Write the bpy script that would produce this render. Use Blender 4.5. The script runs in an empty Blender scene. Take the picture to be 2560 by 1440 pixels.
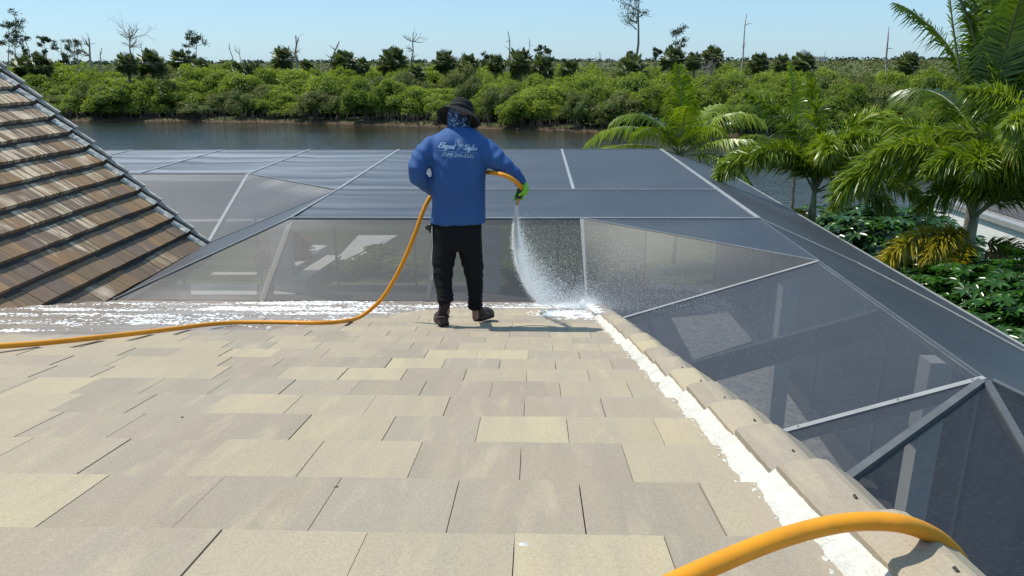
import bpy, bmesh, math, random
import numpy as np
from mathutils import Vector, Matrix, noise
random.seed(7); rng = np.random.default_rng(7)
SC = bpy.context.scene
COL = SC.collection
rad = math.radians
# ------------------------------------------------------------------ camera, world, sun, exposure
F = 1862.0 / 2560.0
PITCH = math.atan(568 / 1862.0)
CAM = Vector((0, 0, 5.7))
cam_d = bpy.data.cameras.new('camera'); cam = bpy.data.objects.new('camera', cam_d); COL.objects.link(cam)
cam_d.sensor_width = 36; cam_d.lens = 36 * F; cam_d.clip_start = 0.05; cam_d.clip_end = 20000
CR = Matrix.Rotation(math.pi / 2 - PITCH, 4, 'X') @ Matrix.Rotation(rad(-0.3), 4, 'Z')
cam.matrix_world = Matrix.Translation(CAM) @ CR
SC.camera = cam
SUN_EL, SUN_AZ = 60.0, -66.0            # azimuth measured from +Y towards +X
w = bpy.data.worlds.new('World'); SC.world = w; w.use_nodes = True
wt = w.node_tree; wt.nodes.clear()
sky = wt.nodes.new('ShaderNodeTexSky'); sky.sky_type = 'NISHITA'; sky.sun_disc = False
sky.sun_elevation = rad(SUN_EL); sky.sun_rotation = rad(SUN_AZ); sky.air_density = 1.0; sky.dust_density = 0.3; sky.ozone_density = 1.6
bg = wt.nodes.new('ShaderNodeBackground'); bg.inputs[1].default_value = 0.117
wo = wt.nodes.new('ShaderNodeOutputWorld')
mx_ = wt.nodes.new('ShaderNodeMix'); mx_.data_type = 'RGBA'; mx_.blend_type = 'MULTIPLY'; mx_.inputs[0].default_value = 1
mx_.inputs[7].default_value = (.80, .95, 1.13, 1); wt.links.new(sky.outputs[0], mx_.inputs[6]); mx2 = wt.nodes.new('ShaderNodeMix'); mx2.data_type = 'RGBA'; mx2.inputs[0].default_value = .5; mx2.inputs[7].default_value = (3.75, 6.4, 8.6, 1)
wt.links.new(mx_.outputs[2], mx2.inputs[6]); wt.links.new(mx2.outputs[2], bg.inputs[0]); wt.links.new(bg.outputs[0], wo.inputs[0])
sl = bpy.data.lights.new('sun', 'SUN'); sl.energy = 4.75; sl.angle = rad(0.53); sl.color = (1.0, 0.95, 0.85)
sun = bpy.data.objects.new('sun', sl); COL.objects.link(sun)
sdir = Vector((math.sin(rad(SUN_AZ)) * math.cos(rad(SUN_EL)), math.cos(rad(SUN_AZ)) * math.cos(rad(SUN_EL)), math.sin(rad(SUN_EL))))
sun.rotation_euler = sdir.to_track_quat('Z', 'Y').to_euler(); sun.location = (0, 0, 60)
SC.view_settings.view_transform = 'Standard'; SC.view_settings.look = 'None'
SC.view_settings.gamma = 1; SC.view_settings.use_curve_mapping = False; SC.view_settings.exposure = 0.0
SC.render.engine = 'CYCLES'
SC.cycles.max_bounces = 8; SC.cycles.transparent_max_bounces = 24; SC.cycles.diffuse_bounces = 3
SC.cycles.caustics_reflective = False; SC.cycles.caustics_refractive = False
SC.cycles.sample_clamp_indirect = 6

def ray(px, py):
    d = CR.to_3x3() @ Vector(((px - 1280) / 1862.0, -(py - 720) / 1862.0, -1.0))
    return d
def atY(px, py, Y):
    d = ray(px, py); return CAM + d * (Y / d.y)
def atZ(px, py, z):
    d = ray(px, py); return CAM + d * ((z - CAM.z) / d.z)
PSI = rad(1.85)
cp, sp = math.cos(PSI), math.sin(PSI)
def to_uv(p): return Vector((p[0] * cp - p[1] * sp, p[0] * sp + p[1] * cp, p[2]))
def to_w(u, v, z): return Vector((u * cp + v * sp, v * cp - u * sp, z))

# ------------------------------------------------------------------ mesh and object helpers
class MB:
    def __init__(s): s.v = []; s.f = []; s.t = []; s.m = []; s.T = 0.5; s.M = 0
    def add(s, vs, fs):
        o = len(s.v); s.v.extend([tuple(x) for x in vs]); s.t.extend([s.T] * len(vs))
        s.f.extend([tuple(i + o for i in f) for f in fs]); s.m.extend([s.M] * len(fs))
    def hexa(s, b, t):
        s.add(list(b) + list(t), [(3, 2, 1, 0), (4, 5, 6, 7), (0, 1, 5, 4), (1, 2, 6, 5), (2, 3, 7, 6), (3, 0, 4, 7)])
    def box(s, a, b):
        x0, y0, z0 = a; x1, y1, z1 = b
        s.hexa([(x0, y0, z0), (x1, y0, z0), (x1, y1, z0), (x0, y1, z0)], [(x0, y0, z1), (x1, y0, z1), (x1, y1, z1), (x0, y1, z1)])
    def bar(s, p, q, w, h, up=(0, 0, 1)):
        p = Vector(p); q = Vector(q); d = (q - p).normalized(); sd = d.cross(Vector(up))
        if sd.length < 1e-4: sd = Vector((1, 0, 0))
        sd.normalize(); n = sd.cross(d).normalized(); a = sd * w / 2; c = n * h / 2
        s.hexa([p - a - c, p + a - c, q + a - c, q - a - c], [p - a + c, p + a + c, q + a + c, q - a + c])
    def tube(s, pts, rr, n=8, cap=True):
        pts = [Vector(p) for p in pts]; k = len(pts)
        if not hasattr(rr, '__len__'): rr = [rr] * k
        ref = Vector((0, 0, 1)); vs = []
        prev = None
        for i, p in enumerate(pts):
            d = (pts[min(i + 1, k - 1)] - pts[max(i - 1, 0)])
            if d.length < 1e-9: d = Vector((0, 0, 1))
            d.normalize()
            if prev is None:
                a = d.cross(ref)
                if a.length < 0.1: a = d.cross(Vector((1, 0, 0)))
            else: a = prev - d * prev.dot(d)
            a.normalize(); b = d.cross(a); prev = a
            for j in range(n):
                an = 2 * math.pi * j / n
                vs.append(p + (a * math.cos(an) + b * math.sin(an)) * rr[i])
        fs = [(i * n + j, i * n + (j + 1) % n, (i + 1) * n + (j + 1) % n, (i + 1) * n + j) for i in range(k - 1) for j in range(n)]
        if cap: fs += [tuple(range(n))[::-1], tuple((k - 1) * n + j for j in range(n))]
        s.add(vs, fs)
    def grid(s, fn, nu, nv):
        vs = [fn(i / nu, j / nv) for j in range(nv + 1) for i in range(nu + 1)]
        fs = [(j * (nu + 1) + i, j * (nu + 1) + i + 1, (j + 1) * (nu + 1) + i + 1, (j + 1) * (nu + 1) + i) for j in range(nv) for i in range(nu)]
        s.add(vs, fs)
    def mesh(s, name, mats, smooth=False):
        me = bpy.data.meshes.new(name); me.from_pydata(s.v, [], s.f)
        for m in (mats if isinstance(mats, (list, tuple)) else [mats]): me.materials.append(m)
        if any(s.m): me.polygons.foreach_set('material_index', s.m)
        a = me.attributes.new('tint', 'FLOAT', 'POINT'); a.data.foreach_set('value', s.t)
        if smooth: me.polygons.foreach_set('use_smooth', [True] * len(me.polygons))
        me.update(); return me
    def build(s, name, mats, parent=None, smooth=False, **tags):
        return link(name, s.mesh(name, mats, smooth), parent, **tags)
def link(name, me, parent=None, loc=None, **tags):
    o = bpy.data.objects.new(name, me); COL.objects.link(o)
    if parent is not None: o.parent = parent
    if loc is not None: o.location = loc
    for k, v in tags.items():
        if v is not None: o[k] = v
    return o
def thing(name, label, category, loc=(0, 0, 0), rz=0, group=None):
    o = link(name, None, None, loc, label=label, category=category, group=group)
    o.rotation_euler = (0, 0, rz); return o
def np_mesh(name, V, Fq, mats, tint=None, smooth=False, matidx=None):
    """V (n,3), Fq (m,4) or (m,3) numpy -> mesh, fast"""
    me = bpy.data.meshes.new(name); n = len(V); m, k = Fq.shape
    me.vertices.add(n); me.vertices.foreach_set('co', V.astype(np.float32).ravel())
    me.loops.add(m * k); me.loops.foreach_set('vertex_index', Fq.astype(np.int32).ravel())
    me.polygons.add(m); me.polygons.foreach_set('loop_start', np.arange(0, m * k, k, dtype=np.int32))
    me.polygons.foreach_set('loop_total', np.full(m, k, dtype=np.int32))
    for x in (mats if isinstance(mats, (list, tuple)) else [mats]): me.materials.append(x)
    if matidx is not None: me.polygons.foreach_set('material_index', matidx.astype(np.int32))
    if smooth: me.polygons.foreach_set('use_smooth', np.ones(m, dtype=bool))
    me.update(calc_edges=True); me.validate()
    a = me.attributes.new('tint', 'FLOAT', 'POINT')
    a.data.foreach_set('value', (tint if tint is not None else np.full(n, .5)).astype(np.float32))
    return me

# ------------------------------------------------------------------ material helper
class N:
    def __init__(s, name):
        s.m = bpy.data.materials.new(name); s.m.use_nodes = True; s.t = s.m.node_tree; s.t.nodes.clear()
        s.out = s.t.nodes.new('ShaderNodeOutputMaterial')
    def n(s, typ): return s.t.nodes.new('ShaderNode' + typ)
    def set(s, sock, v):
        if v is None: return
        if hasattr(v, 'is_output') or isinstance(v, bpy.types.NodeSocket): s.t.links.new(v, sock)
        else:
            if sock.type == 'RGBA' and hasattr(v, '__len__') and len(v) == 3: v = (*v, 1)
            sock.default_value = v
    def coord(s, kind='Object', sc=(1, 1, 1), rot=(0, 0, 0)):
        c = s.n('TexCoord'); mp = s.n('Mapping'); s.t.links.new(c.outputs[kind], mp.inputs[0])
        mp.inputs['Scale'].default_value = sc; mp.inputs['Rotation'].default_value = rot; return mp.outputs[0]
    def pos(s, sc=(1, 1, 1)):
        c = s.n('NewGeometry'); mp = s.n('Mapping'); s.t.links.new(c.outputs['Position'], mp.inputs[0]); mp.inputs['Scale'].default_value = sc; return mp.outputs[0]
    def noise(s, vec, scale=5, detail=4, rough=.55, dist=0, col=False):
        t = s.n('TexNoise'); s.set(t.inputs['Vector'], vec); t.inputs['Scale'].default_value = scale; t.inputs['Detail'].default_value = detail
        t.inputs['Roughness'].default_value = rough; t.inputs['Distortion'].default_value = dist
        return t.outputs['Color' if col else 'Fac']
    def ramp(s, fac, stops, interp='LINEAR'):
        r = s.n('ValToRGB'); s.set(r.inputs[0], fac); e = r.color_ramp.elements; r.color_ramp.interpolation = interp
        while len(e) < len(stops): e.new(0.5)
        for i, (p, c) in enumerate(stops):
            e[i].position = p; c = (c, c, c) if not hasattr(c, '__len__') else c; e[i].color = (*c, 1)
        return r.outputs[0]
    def mix(s, fac, a, b, mode='MIX'):
        r = s.n('Mix'); r.data_type = 'RGBA'; r.blend_type = mode
        s.set(r.inputs[0], fac); s.set(r.inputs[6], a); s.set(r.inputs[7], b); return r.outputs[2]
    def math(s, op, a, b=None, clamp=False):
        r = s.n('Math'); r.operation = op; r.use_clamp = clamp; s.set(r.inputs[0], a); s.set(r.inputs[1], b); return r.outputs[0]
    def mapr(s, v, a, b, c, d, smooth=False):
        r = s.n('MapRange'); s.set(r.inputs[0], v)
        if smooth: r.interpolation_type = 'SMOOTHSTEP'
        for i, x in enumerate((a, b, c, d)): s.set(r.inputs[i + 1], x)
        return r.outputs[0]
    def attr(s, name):
        a = s.n('Attribute'); a.attribute_name = name; return a.outputs['Fac']
    def rnd(s): return s.n('ObjectInfo').outputs['Random']
    def sep(s, v):
        x = s.n('SeparateXYZ'); s.set(x.inputs[0], v); return x.outputs
    def bump(s, h, strength=.3, dist=.01, normal=None):
        b = s.n('Bump'); b.inputs['Strength'].default_value = strength; b.inputs['Distance'].default_value = dist
        s.set(b.inputs['Height'], h); s.set(b.inputs['Normal'], normal); return b.outputs[0]
    def pbr(s, col, rough=.6, spec=.5, normal=None, metal=0, **kw):
        b = s.n('BsdfPrincipled'); s.set(b.inputs['Base Color'], col); s.set(b.inputs['Roughness'], rough)
        s.set(b.inputs['Specular IOR Level'], spec); s.set(b.inputs['Metallic'], metal); s.set(b.inputs['Normal'], normal)
        for k, v in kw.items(): s.set(b.inputs[k], v)
        return b.outputs[0]
    def mixs(s, fac, a, b):
        r = s.n('MixShader'); s.set(r.inputs[0], fac); s.t.links.new(a, r.inputs[1]); s.t.links.new(b, r.inputs[2]); return r.outputs[0]
    def end(s, sh): s.t.links.new(sh, s.out.inputs[0]); return s.m

def m_plain(name, col, rough=.6, spec=.4, nscale=20, namp=.25, bump=.2, bd=.004, metal=0):
    k = N(name); c = k.coord(); f = k.noise(c, nscale, 5)
    cc = k.mix(k.mapr(f, .3, .7, 0, 1), tuple(x * (1 - namp) for x in col), tuple(min(1, x * (1 + namp)) for x in col))
    return k.end(k.pbr(cc, rough, spec, k.bump(k.noise(c, nscale * 6, 3), bump, bd), metal))

def m_tile_main():
    k = N('pale_concrete_tile'); c = k.coord(); t = k.attr('tint')
    base = k.ramp(t, [(0, (.285, .262, .225)), (.2, (.37, .335, .265)), (.38, (.41, .365, .28)), (.52, (.30, .285, .25)), (.66, (.40, .355, .265)), (.8, (.46, .41, .29)), (.9, (.33, .30, .255))], 'CONSTANT')
    base = k.mix(.15, base, (.385, .355, .295))
    st = k.noise(k.coord(sc=(9, .9, 1)), 1.0, 4, .6, .3)             # streaks run down the slope
    base = k.mix(k.mapr(st, .35, .65, 0, .55), base, (.375, .335, .28))
    st2 = k.noise(k.coord(sc=(5, .8, 1)), 1.7, 3, .6)
    base = k.mix(k.mapr(st2, .5, .68, 0, .4), base, (.31, .29, .265))
    st3 = k.noise(k.coord(sc=(6, 1.1, 1)), 2.3, 3, .6)
    base = k.mix(k.mapr(st3, .55, .7, 0, .35), base, (.50, .445, .33))
    bl = k.noise(c, 1.3, 3); base = k.mix(k.mapr(bl, .4, .7, 0, .28), base, (.35, .29, .245))
    sp_ = k.noise(c, 170, 2, .7); base = k.mix(k.mapr(sp_, .3, .7, 0, 1), k.mix(1, base, (.86, .86, .86), 'MULTIPLY'), k.mix(1, base, (1.10, 1.10, 1.10), 'MULTIPLY'))
    sp2 = k.noise(c, 45, 3, .6); base = k.mix(k.mapr(sp2, .62, .75, 0, .25), base, (.3, .26, .22))
    # unwashed, wet band towards the eave and on the left
    x = k.sep(c); nz = k.noise(c, 1.6, 4)
    th = k.math('ADD', k.mapr(x[0], -6, -2.0, 4.15, 4.95), k.mapr(x[0], -2.2, -.8, 0, 2.45, True))
    sp3 = k.math('MULTIPLY', k.mapr(x[0], .0, .55, 0, 1.35, True), 1.0); th = k.math('SUBTRACT', th, sp3)
    dv = k.math('SUBTRACT', k.math('ADD', x[1], k.math('MULTIPLY', k.math('SUBTRACT', nz, .5), .9)), th)
    wet = k.mapr(dv, -.05, .12, 0, 1)
    dirt = k.mix(k.mapr(k.noise(k.coord(sc=(1.1, 3.2, 1)), 1.2, 5), .35, .65, 0, 1), (.20, .155, .125), (.34, .285, .24))
    base = k.mix(1, base, (1.0, .93, .84), 'MULTIPLY')
    col = k.mix(k.math('MULTIPLY', wet, .8), base, dirt)
    rough = k.mapr(wet, 0, 1, .82, .33)
    nb = k.bump(k.noise(c, 130, 3, .7), .35, .003); nb = k.bump(k.noise(c, 12, 3), .15, .01, nb)
    return k.end(k.pbr(col, rough, k.mapr(wet, 0, 1, .25, .55), nb))

def m_tile_wing():
    k = N('brown_weathered_tile'); c = k.coord(); t = k.attr('tint')
    base = k.ramp(t, [(0, (.23, .155, .09)), (.14, (.135, .11, .10)), (.27, (.25, .165, .085)), (.4, (.17, .13, .115)), (.52, (.20, .155, .10)), (.64, (.15, .12, .085)), (.78, (.28, .20, .12)), (.9, (.12, .105, .10))], 'CONSTANT')
    s1 = k.noise(k.coord(sc=(.5, 5, .4)), 1.0, 3, .5, .2); base = k.mix(k.mapr(s1, .40, .62, 0, .6), base, (.17, .125, .08))
    s4 = k.noise(k.coord(sc=(.6, 9, .4)), 1.3, 3, .5); base = k.mix(k.mapr(s4, .54, .68, 0, .5), base, (.10, .085, .08))
    s2 = k.noise(k.coord(sc=(.8, 16, .6)), 1.0, 3, .5); base = k.mix(k.mapr(s2, .55, .7, 0, .45), base, (.36, .26, .14))
    z = k.sep(c)[2]
    big = k.noise(k.coord(sc=(1, .8, 1)), .95, 3); big = k.math('ADD', big, k.mapr(z, 3.2, 5.4, -.13, .13))
    big = k.mapr(big, .44, .54, 0, 1)
    cell = k.math('ADD', k.math('MULTIPLY', t, .35), .82)
    s3 = k.noise(k.coord(sc=(1.5, 17, 1.5)), 1.0, 6, .65, .5); s3 = k.math('MULTIPLY', s3, cell)
    wh = k.math('MULTIPLY', k.mapr(s3, .49, .55, 0, 1), big)
    base = k.mix(wh, base, k.mix(k.noise(c, 24, 3), (.46, .39, .29), (.68, .63, .53)))
    base = k.mix(1, base, (1.2, 1.06, .94), 'MULTIPLY')
    base = k.mix(k.mapr(k.noise(c, 150, 2), .3, .7, .0, .3), base, (.14, .10, .07))
    nb = k.bump(k.noise(c, 120, 3, .7), .4, .003)
    return k.end(k.pbr(base, .75, .3, nb))

def m_screen():
    k = N('dark_fibreglass_mesh'); g = k.n('NewGeometry')
    d = k.n('VectorMath'); d.operation = 'DOT_PRODUCT'; k.t.links.new(g.outputs['Incoming'], d.inputs[0]); k.t.links.new(g.outputs['Normal'], d.inputs[1])
    cs = k.math('MAXIMUM', k.math('ABSOLUTE', d.outputs['Value']), .05)
    # threads cover 44 % face on, more of the view the flatter one looks along the mesh
    op = k.math('SUBTRACT', 1.0, k.math('POWER', .56, k.math('DIVIDE', 1.0, cs)))
    c = k.coord(); f = k.noise(k.coord(sc=(.14, 2.6, 1)), 1.0, 4, .6, .5); f2 = k.noise(k.coord(sc=(.6, .5, .6)), 1.0, 4)
    weave = k.noise(k.coord(sc=(30, 160, 60)), 1.0, 2)
    col = k.mix(k.mapr(weave, .3, .7, 0, 1), (.014, .018, .028), (.042, .050, .066))
    col = k.mix(k.mapr(f2, .45, .7, 0, .35), col, (.065, .065, .07))
    xx = k.sep(c)[0]; sun_sheen = k.math('MULTIPLY', k.mapr(k.math('ADD', xx, k.math('MULTIPLY', k.noise(c, .5, 3), 3)), 2.5, -5.5, 0, 1, True), k.mapr(f, .40, .66, .12, 1)); sun_sheen = k.math('MULTIPLY', sun_sheen, k.mapr(k.sep(c)[2], 3.60, 3.70, .06, 1))
    col = k.mix(k.math('MULTIPLY', sun_sheen, .58), col, (.40, .41, .43))  # sun-side brightness painted into the mesh colour, paler streaks towards the left
    nb = k.bump(f, .1, .05)
    sh = k.pbr(col, .52, .75, nb)
    tr = k.n('BsdfTransparent')
    return k.end(k.mixs(op, tr.outputs[0], sh))

def m_leaf(name, cols, rough=.5, spec=.35, trans=.35, posn=.35, rndamt=.5):
    """cols: dark, mid, light"""
    k = N(name); t = k.attr('tint'); r = k.rnd()
    big = k.noise(k.pos(), posn, 3)
    f = k.math('ADD', k.math('MULTIPLY', t, .55), k.math('ADD', k.math('MULTIPLY', k.mapr(big, .3, .7, 0, 1), .25), k.math('MULTIPLY', r, rndamt * .4)))
    c = k.ramp(f, [(.0, cols[0]), (.5, cols[1]), (1, cols[2])])
    a = k.pbr(c, rough, spec); tl = k.n('BsdfTranslucent'); k.set(tl.inputs[0], k.mix(1, c, (1.15, 1.2, .6), 'MULTIPLY'))
    return k.end(k.mixs(trans, a, tl.outputs[0]))

M = {}
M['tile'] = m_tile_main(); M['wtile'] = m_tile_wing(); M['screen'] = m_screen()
M['mortar'] = m_plain('white_mortar', (.60, .585, .52), .9, .15, 14, .12, .8, .012)
M['mortar_grey'] = m_plain('grey_mortar', (.50, .48, .44), .85, .2, 9, .35, .5, .012)
M['rake_grey'] = m_plain('weathered_grey_brown_tile', (.42, .39, .35), .85, .2, 9, .3, .4, .006)
M['alu'] = m_plain('light_grey_aluminium', (.29, .29, .285), .4, .5, 6, .12, .1, .002)
M['alu_dk'] = m_plain('bronze_aluminium', (.10, .105, .11), .45, .5, 6, .2, .1, .002)
M['wall'] = m_plain('cream_stucco', (.55, .52, .46), .9, .2, 3, .08, .4, .006)
M['white'] = m_plain('white_stucco', (.72, .71, .68), .85, .2, 2, .06, .3, .006)
M['gutter'] = m_plain('brown_gutter_paint', (.05, .045, .04), .5, .4, 5, .2, .1, .002)
M['under'] = m_plain('roofing_felt', (.06, .055, .05), .9, .2, 8, .3, .2, .004)
M['deck'] = m_plain('grey_patio_paving', (.085, .078, .078), .8, .25, 1.2, .3, .3, .01)
M['slab'] = m_plain('pale_concrete', (.60, .57, .52), .85, .2, 2.5, .12, .3, .006)
def m_hose():
    k = N('orange_yellow_rubber'); c = k.coord(); f = k.noise(c, 14, 5, .7); col = k.mix(k.mapr(f, .4, .75, 0, .6), (.78, .31, .012), (.55, .21, .02))
    col = k.mix(k.mapr(k.noise(c, 60, 4, .8), .62, .72, 0, .5), col, (.30, .14, .04))
    return k.end(k.pbr(col, .52, .35, k.bump(k.noise(c, 90, 3), .25, .001)))
M['hose'] = m_hose()
M['mesh_tape'] = M['alu']

# ------------------------------------------------------------------ the house and its two roofs
ZC = CAM.z; H0 = .553; S = .26; EXP = .343; V1 = 1.236; ST = .149; NR = 21; TW = .2857
V_EAVE = V1 + EXP * NR
def P(v): return ZC - H0 - S * v
def surf(v):
    k = math.ceil((v - V1) / EXP - 1e-6); vk = V1 + k * EXP
    return P(vk) + (vk - v) * ST
house = thing('house', 'low house with pale tiled gable roof and steeper brown tiled wing on the left', 'house', (0, 0, 0), -PSI)
U_RAKE = .565
U_E, Z_E = -5.13, 2.98       # wing eave
WS, WX = .975, .2247         # wing pitch, plan width of a course
def valley_u(v): return U_E - max(0, (8.34 - v)) / 3.75
# under-roof slabs and walls
b = MB(); b.add([(-9, -2.2, P(-2.2) - .07), (.62, -2.2, P(-2.2) - .07), (.62, V_EAVE - .06, P(V_EAVE - .06) - .07), (-9, V_EAVE - .06, P(V_EAVE - .06) - .07),
       (-9, -2.2, P(-2.2) - .2), (.62, -2.2, P(-2.2) - .2), (.62, V_EAVE - .06, P(V_EAVE - .06) - .2), (-9, V_EAVE - .06, P(V_EAVE - .06) - .2)],
      [(0, 1, 2, 3), (7, 6, 5, 4), (0, 4, 5, 1), (1, 5, 6, 2), (2, 6, 7, 3), (3, 7, 4, 0)])
main_roof = b.build('roof', M['under'], house)
b = MB(); uh = U_E - 22 * WX; zh = Z_E + 22 * WX * WS
b.add([(U_E + .03, 3, Z_E - .1), (U_E + .03, 11.05, Z_E - .1), (uh, 11.05, zh - .07), (uh, 3, zh - .07), (U_E + .03, 3, Z_E - .25), (U_E + .03, 11.05, Z_E - .25), (uh, 11.05, zh - .25), (uh, 3, zh - .25)],
      [(0, 1, 2, 3), (7, 6, 5, 4), (0, 4, 5, 1), (1, 5, 6, 2), (2, 6, 7, 3), (3, 7, 4, 0)])
wing_roof = b.build('roof', M['under'], house, label='steeper brown wing roof')
b = MB()
zt = P(8.1) - .2
b.hexa([(-5.6, 8.0, 0), (.5, 8.0, 0), (.5, 8.15, 0), (-5.6, 8.15, 0)], [(-5.6, 8.0, zt), (.5, 8.0, zt), (.5, 8.15, zt), (-5.6, 8.15, zt)])
b.hexa([(.35, -2, 0), (.5, -2, 0), (.5, 7.98, 0), (.35, 7.98, 0)], [(.35, -2, P(-2) - .21), (.5, -2, P(-2) - .21), (.5, 7.98, P(7.98) - .21), (.35, 7.98, P(7.98) - .21)])
b.hexa([(-5.75, 8.2, 0), (-5.6, 8.2, 0), (-5.6, 10.85, 0), (-5.75, 10.85, 0)], [(-5.75, 8.2, 2.95), (-5.6, 8.2, 2.95), (-5.6, 10.85, 2.95), (-5.75, 10.85, 2.95)])
b.hexa([(uh, 10.87, 0), (-5.6, 10.87, 0), (-5.6, 11.0, 0), (uh, 11.0, 0)], [(uh, 10.87, zh - .3), (-5.6, 10.87, 3.1), (-5.6, 11.0, 3.1), (uh, 11.0, zh - .3)])
b.build('wall', M['wall'], house)
b = MB()
b.box((-5.15, V_EAVE - .03, P(V_EAVE) - .17), (.6, V_EAVE + .07, P(V_EAVE) - .06))
b.build('gutter', M['gutter'], house)
b = MB(); b.box((U_E + .0, 8.4, Z_E - .2), (U_E + .1, 11.1, Z_E - .085)); b.build('gutter', M['gutter'], house)
b = MB(); b.bar((U_E + .02, 11.1, Z_E - .13), (uh, 11.1, zh - .13), .04, .2, (0, 1, 0)); b.build('fascia', M['gutter'], house)
b = MB(); b.bar((.64, -2, P(-2) - .14), (.64, V_EAVE - .05, P(V_EAVE) - .12), .05, .16); b.build('fascia', M['wall'], house)

# main roof tiles
fov = lambda u, v, z: (lambda q: (1280 + 1862 * q.x / -q.z, 720 - 1862 * q.y / -q.z) if q.z < -.2 else (-9999, 9999))(CR.to_3x3().inverted() @ (to_w(u, v, z) - CAM))
u_ref = to_uv(atZ(1287, 1338, P(V1)))[0]          # a joint on course 0
TI = 0
far_tiles = MB(); out_tiles = MB(); nt = 0
rt = random.Random(3)
for k in range(-6, NR + 1):
    vk = V1 + EXP * k; u0 = u_ref + (TW / 2 if k % 2 else 0)
    j0 = int((U_RAKE - u0) / TW) + 1
    for j in range(j0, j0 - 40, -1):
        ur = u0 + TW * (j + 0) ; ul = ur - TW
        ur = min(ur, U_RAKE)
        if ur - ul < .03: continue
        uv = valley_u(vk)
        if ur < uv - .6: break
        T = rt.random(); dz = rt.uniform(-.0022, .0022); dy = rt.uniform(-.003, .003); tw = rt.uniform(-.0015, .0015)
        zt_, zh_ = P(vk) + dz, P(vk) + dz + (EXP + .05) * ST
        g = .0010 if rt.random() < .75 else .0022
        a, c = ul + g, ur - g; y0, y1 = vk + dy, vk - EXP - .05; th = .034
        px, py = fov((a + c) / 2, vk, zt_)
        px2, _ = fov(c, vk, zt_)
        inview = px2 > -10 and py < 1560
        if not inview and (ur < fov_lim if False else px2 < -2600): break
        tgt = MB() if (inview and k < 18) else (far_tiles if inview else out_tiles)
        tgt.T = T
        tgt.hexa([(a, y1, zh_ - th), (c, y1, zh_ - th), (c, y0 + tw, zt_ - th), (a, y0 - tw, zt_ - th)],
                 [(a, y1, zh_), (c, y1, zh_), (c, y0 + tw, zt_), (a, y0 - tw, zt_)])
        if inview and k < 18:
            tgt.build('roof_tile', M['tile'], main_roof); nt += 1
far_tiles.build('eave_tiles', M['tile'], main_roof, kind='stuff')
out_tiles.build('outer_tiles', M['tile'], main_roof, kind='stuff')
# wing tiles
nw = 0; wfar = MB()
for k in range(0, 21):
    ub = U_E - k * WX; zb = Z_E + k * WX * WS
    off = .143 if k % 2 else 0
    sl_t = WS - .072 / WX                       # shingled tiles lie flatter than the roof
    for j in range(0, 34):
        v1 = 11.14 - j * TW - off + .0; v0 = v1 - TW
        v1 = min(v1, 11.14)
        if v1 > 11.14 or v1 < 3.2: continue
        if j == 0 and off and False: pass
        T = rt.random(); g = .0038; dz = rt.uniform(-.004, .004); th = .054
        uh_ = ub - WX - .04
        zt_, zh_ = zb + dz, zb + dz + (WX + .04) * sl_t
        px, py = fov(ub, v1, zt_)
        if px < -60 and v1 < 10: break
        uv = valley_u(v0)
        if ub < -5.2 and v1 < 8.3 - 3.75 * (U_E - ub) - .4: break
        inview = px > -10 and py > -20
        tgt = MB() if inview else wfar
        tgt.T = T
        n = Vector((-sl_t, 0, -1)).normalized() * th
        q = [Vector((ub, v0 + g, zt_)), Vector((ub, v1 - g, zt_)), Vector((uh_, v1 - g, zh_)), Vector((uh_, v0 + g, zh_))]
        tgt.hexa([x + n for x in q], q)
        if inview: tgt.build('roof_tile', M['wtile'], wing_roof); nw += 1
    if off:
        tgt = MB(); tgt.T = rt.random(); q = [Vector((ub, 11.14 - .143 + .002, zb)), Vector((ub, 11.14, zb)), Vector((ub - WX - .04, 11.14, zb + (WX + .04) * sl_t)), Vector((ub - WX - .04, 11.14 - .141, zb + (WX + .04) * sl_t))]
        n = Vector((-sl_t, 0, -1)).normalized() * .036
        tgt.hexa([x + n for x in q], q); tgt.build('roof_tile', M['wtile'], wing_roof)
    # rake trim tile and mortar beside it
    b = MB(); b.T = rt.random()
    n = Vector((WS, 0, 1)).normalized(); s0 = Vector((ub + .03, 0, zb)) + n * .05; s1 = Vector((ub - WX - .02, 0, zb + (WX + .02) * WS)) + n * .015
    prof = [(11.105, .0), (11.115, .03), (11.165, .03), (11.18, -.08)]
    vs = [s0 + n * h + Vector((0, y, 0)) for y, h in prof] + [s1 + n * h + Vector((0, y, 0)) for y, h in prof]
    b.add(vs, [(i, i + 1, i + 5, i + 4) for i in range(3)] + [(3, 2, 1, 0), (4, 5, 6, 7)])
    b.build('rake_tile', M['rake_grey'], wing_roof)
    b = MB()
    def fm(a, c, ub=ub, zb=zb, k=k):
        y = 11.01 + .065 * a + (0.03 * (noise.noise(Vector((c * 3 + k * 5, k, 1))) if a < .5 else 0))
        s = -.01 + (WX + .01) * c
        return Vector((ub - s, y, zb + s * sl_t)) + n * (.006 + .05 * a + .006 * noise.noise(Vector((y * 25, s * 25, k))))
    b.grid(fm, 3, 6); b.build('mortar', M['mortar_grey'], wing_roof)
wfar.build('outer_tiles', M['wtile'], wing_roof, kind='stuff') if wfar.v else None
print('TILES', nt, nw, len(far_tiles.v) // 8, len(out_tiles.v) // 8)

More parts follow.
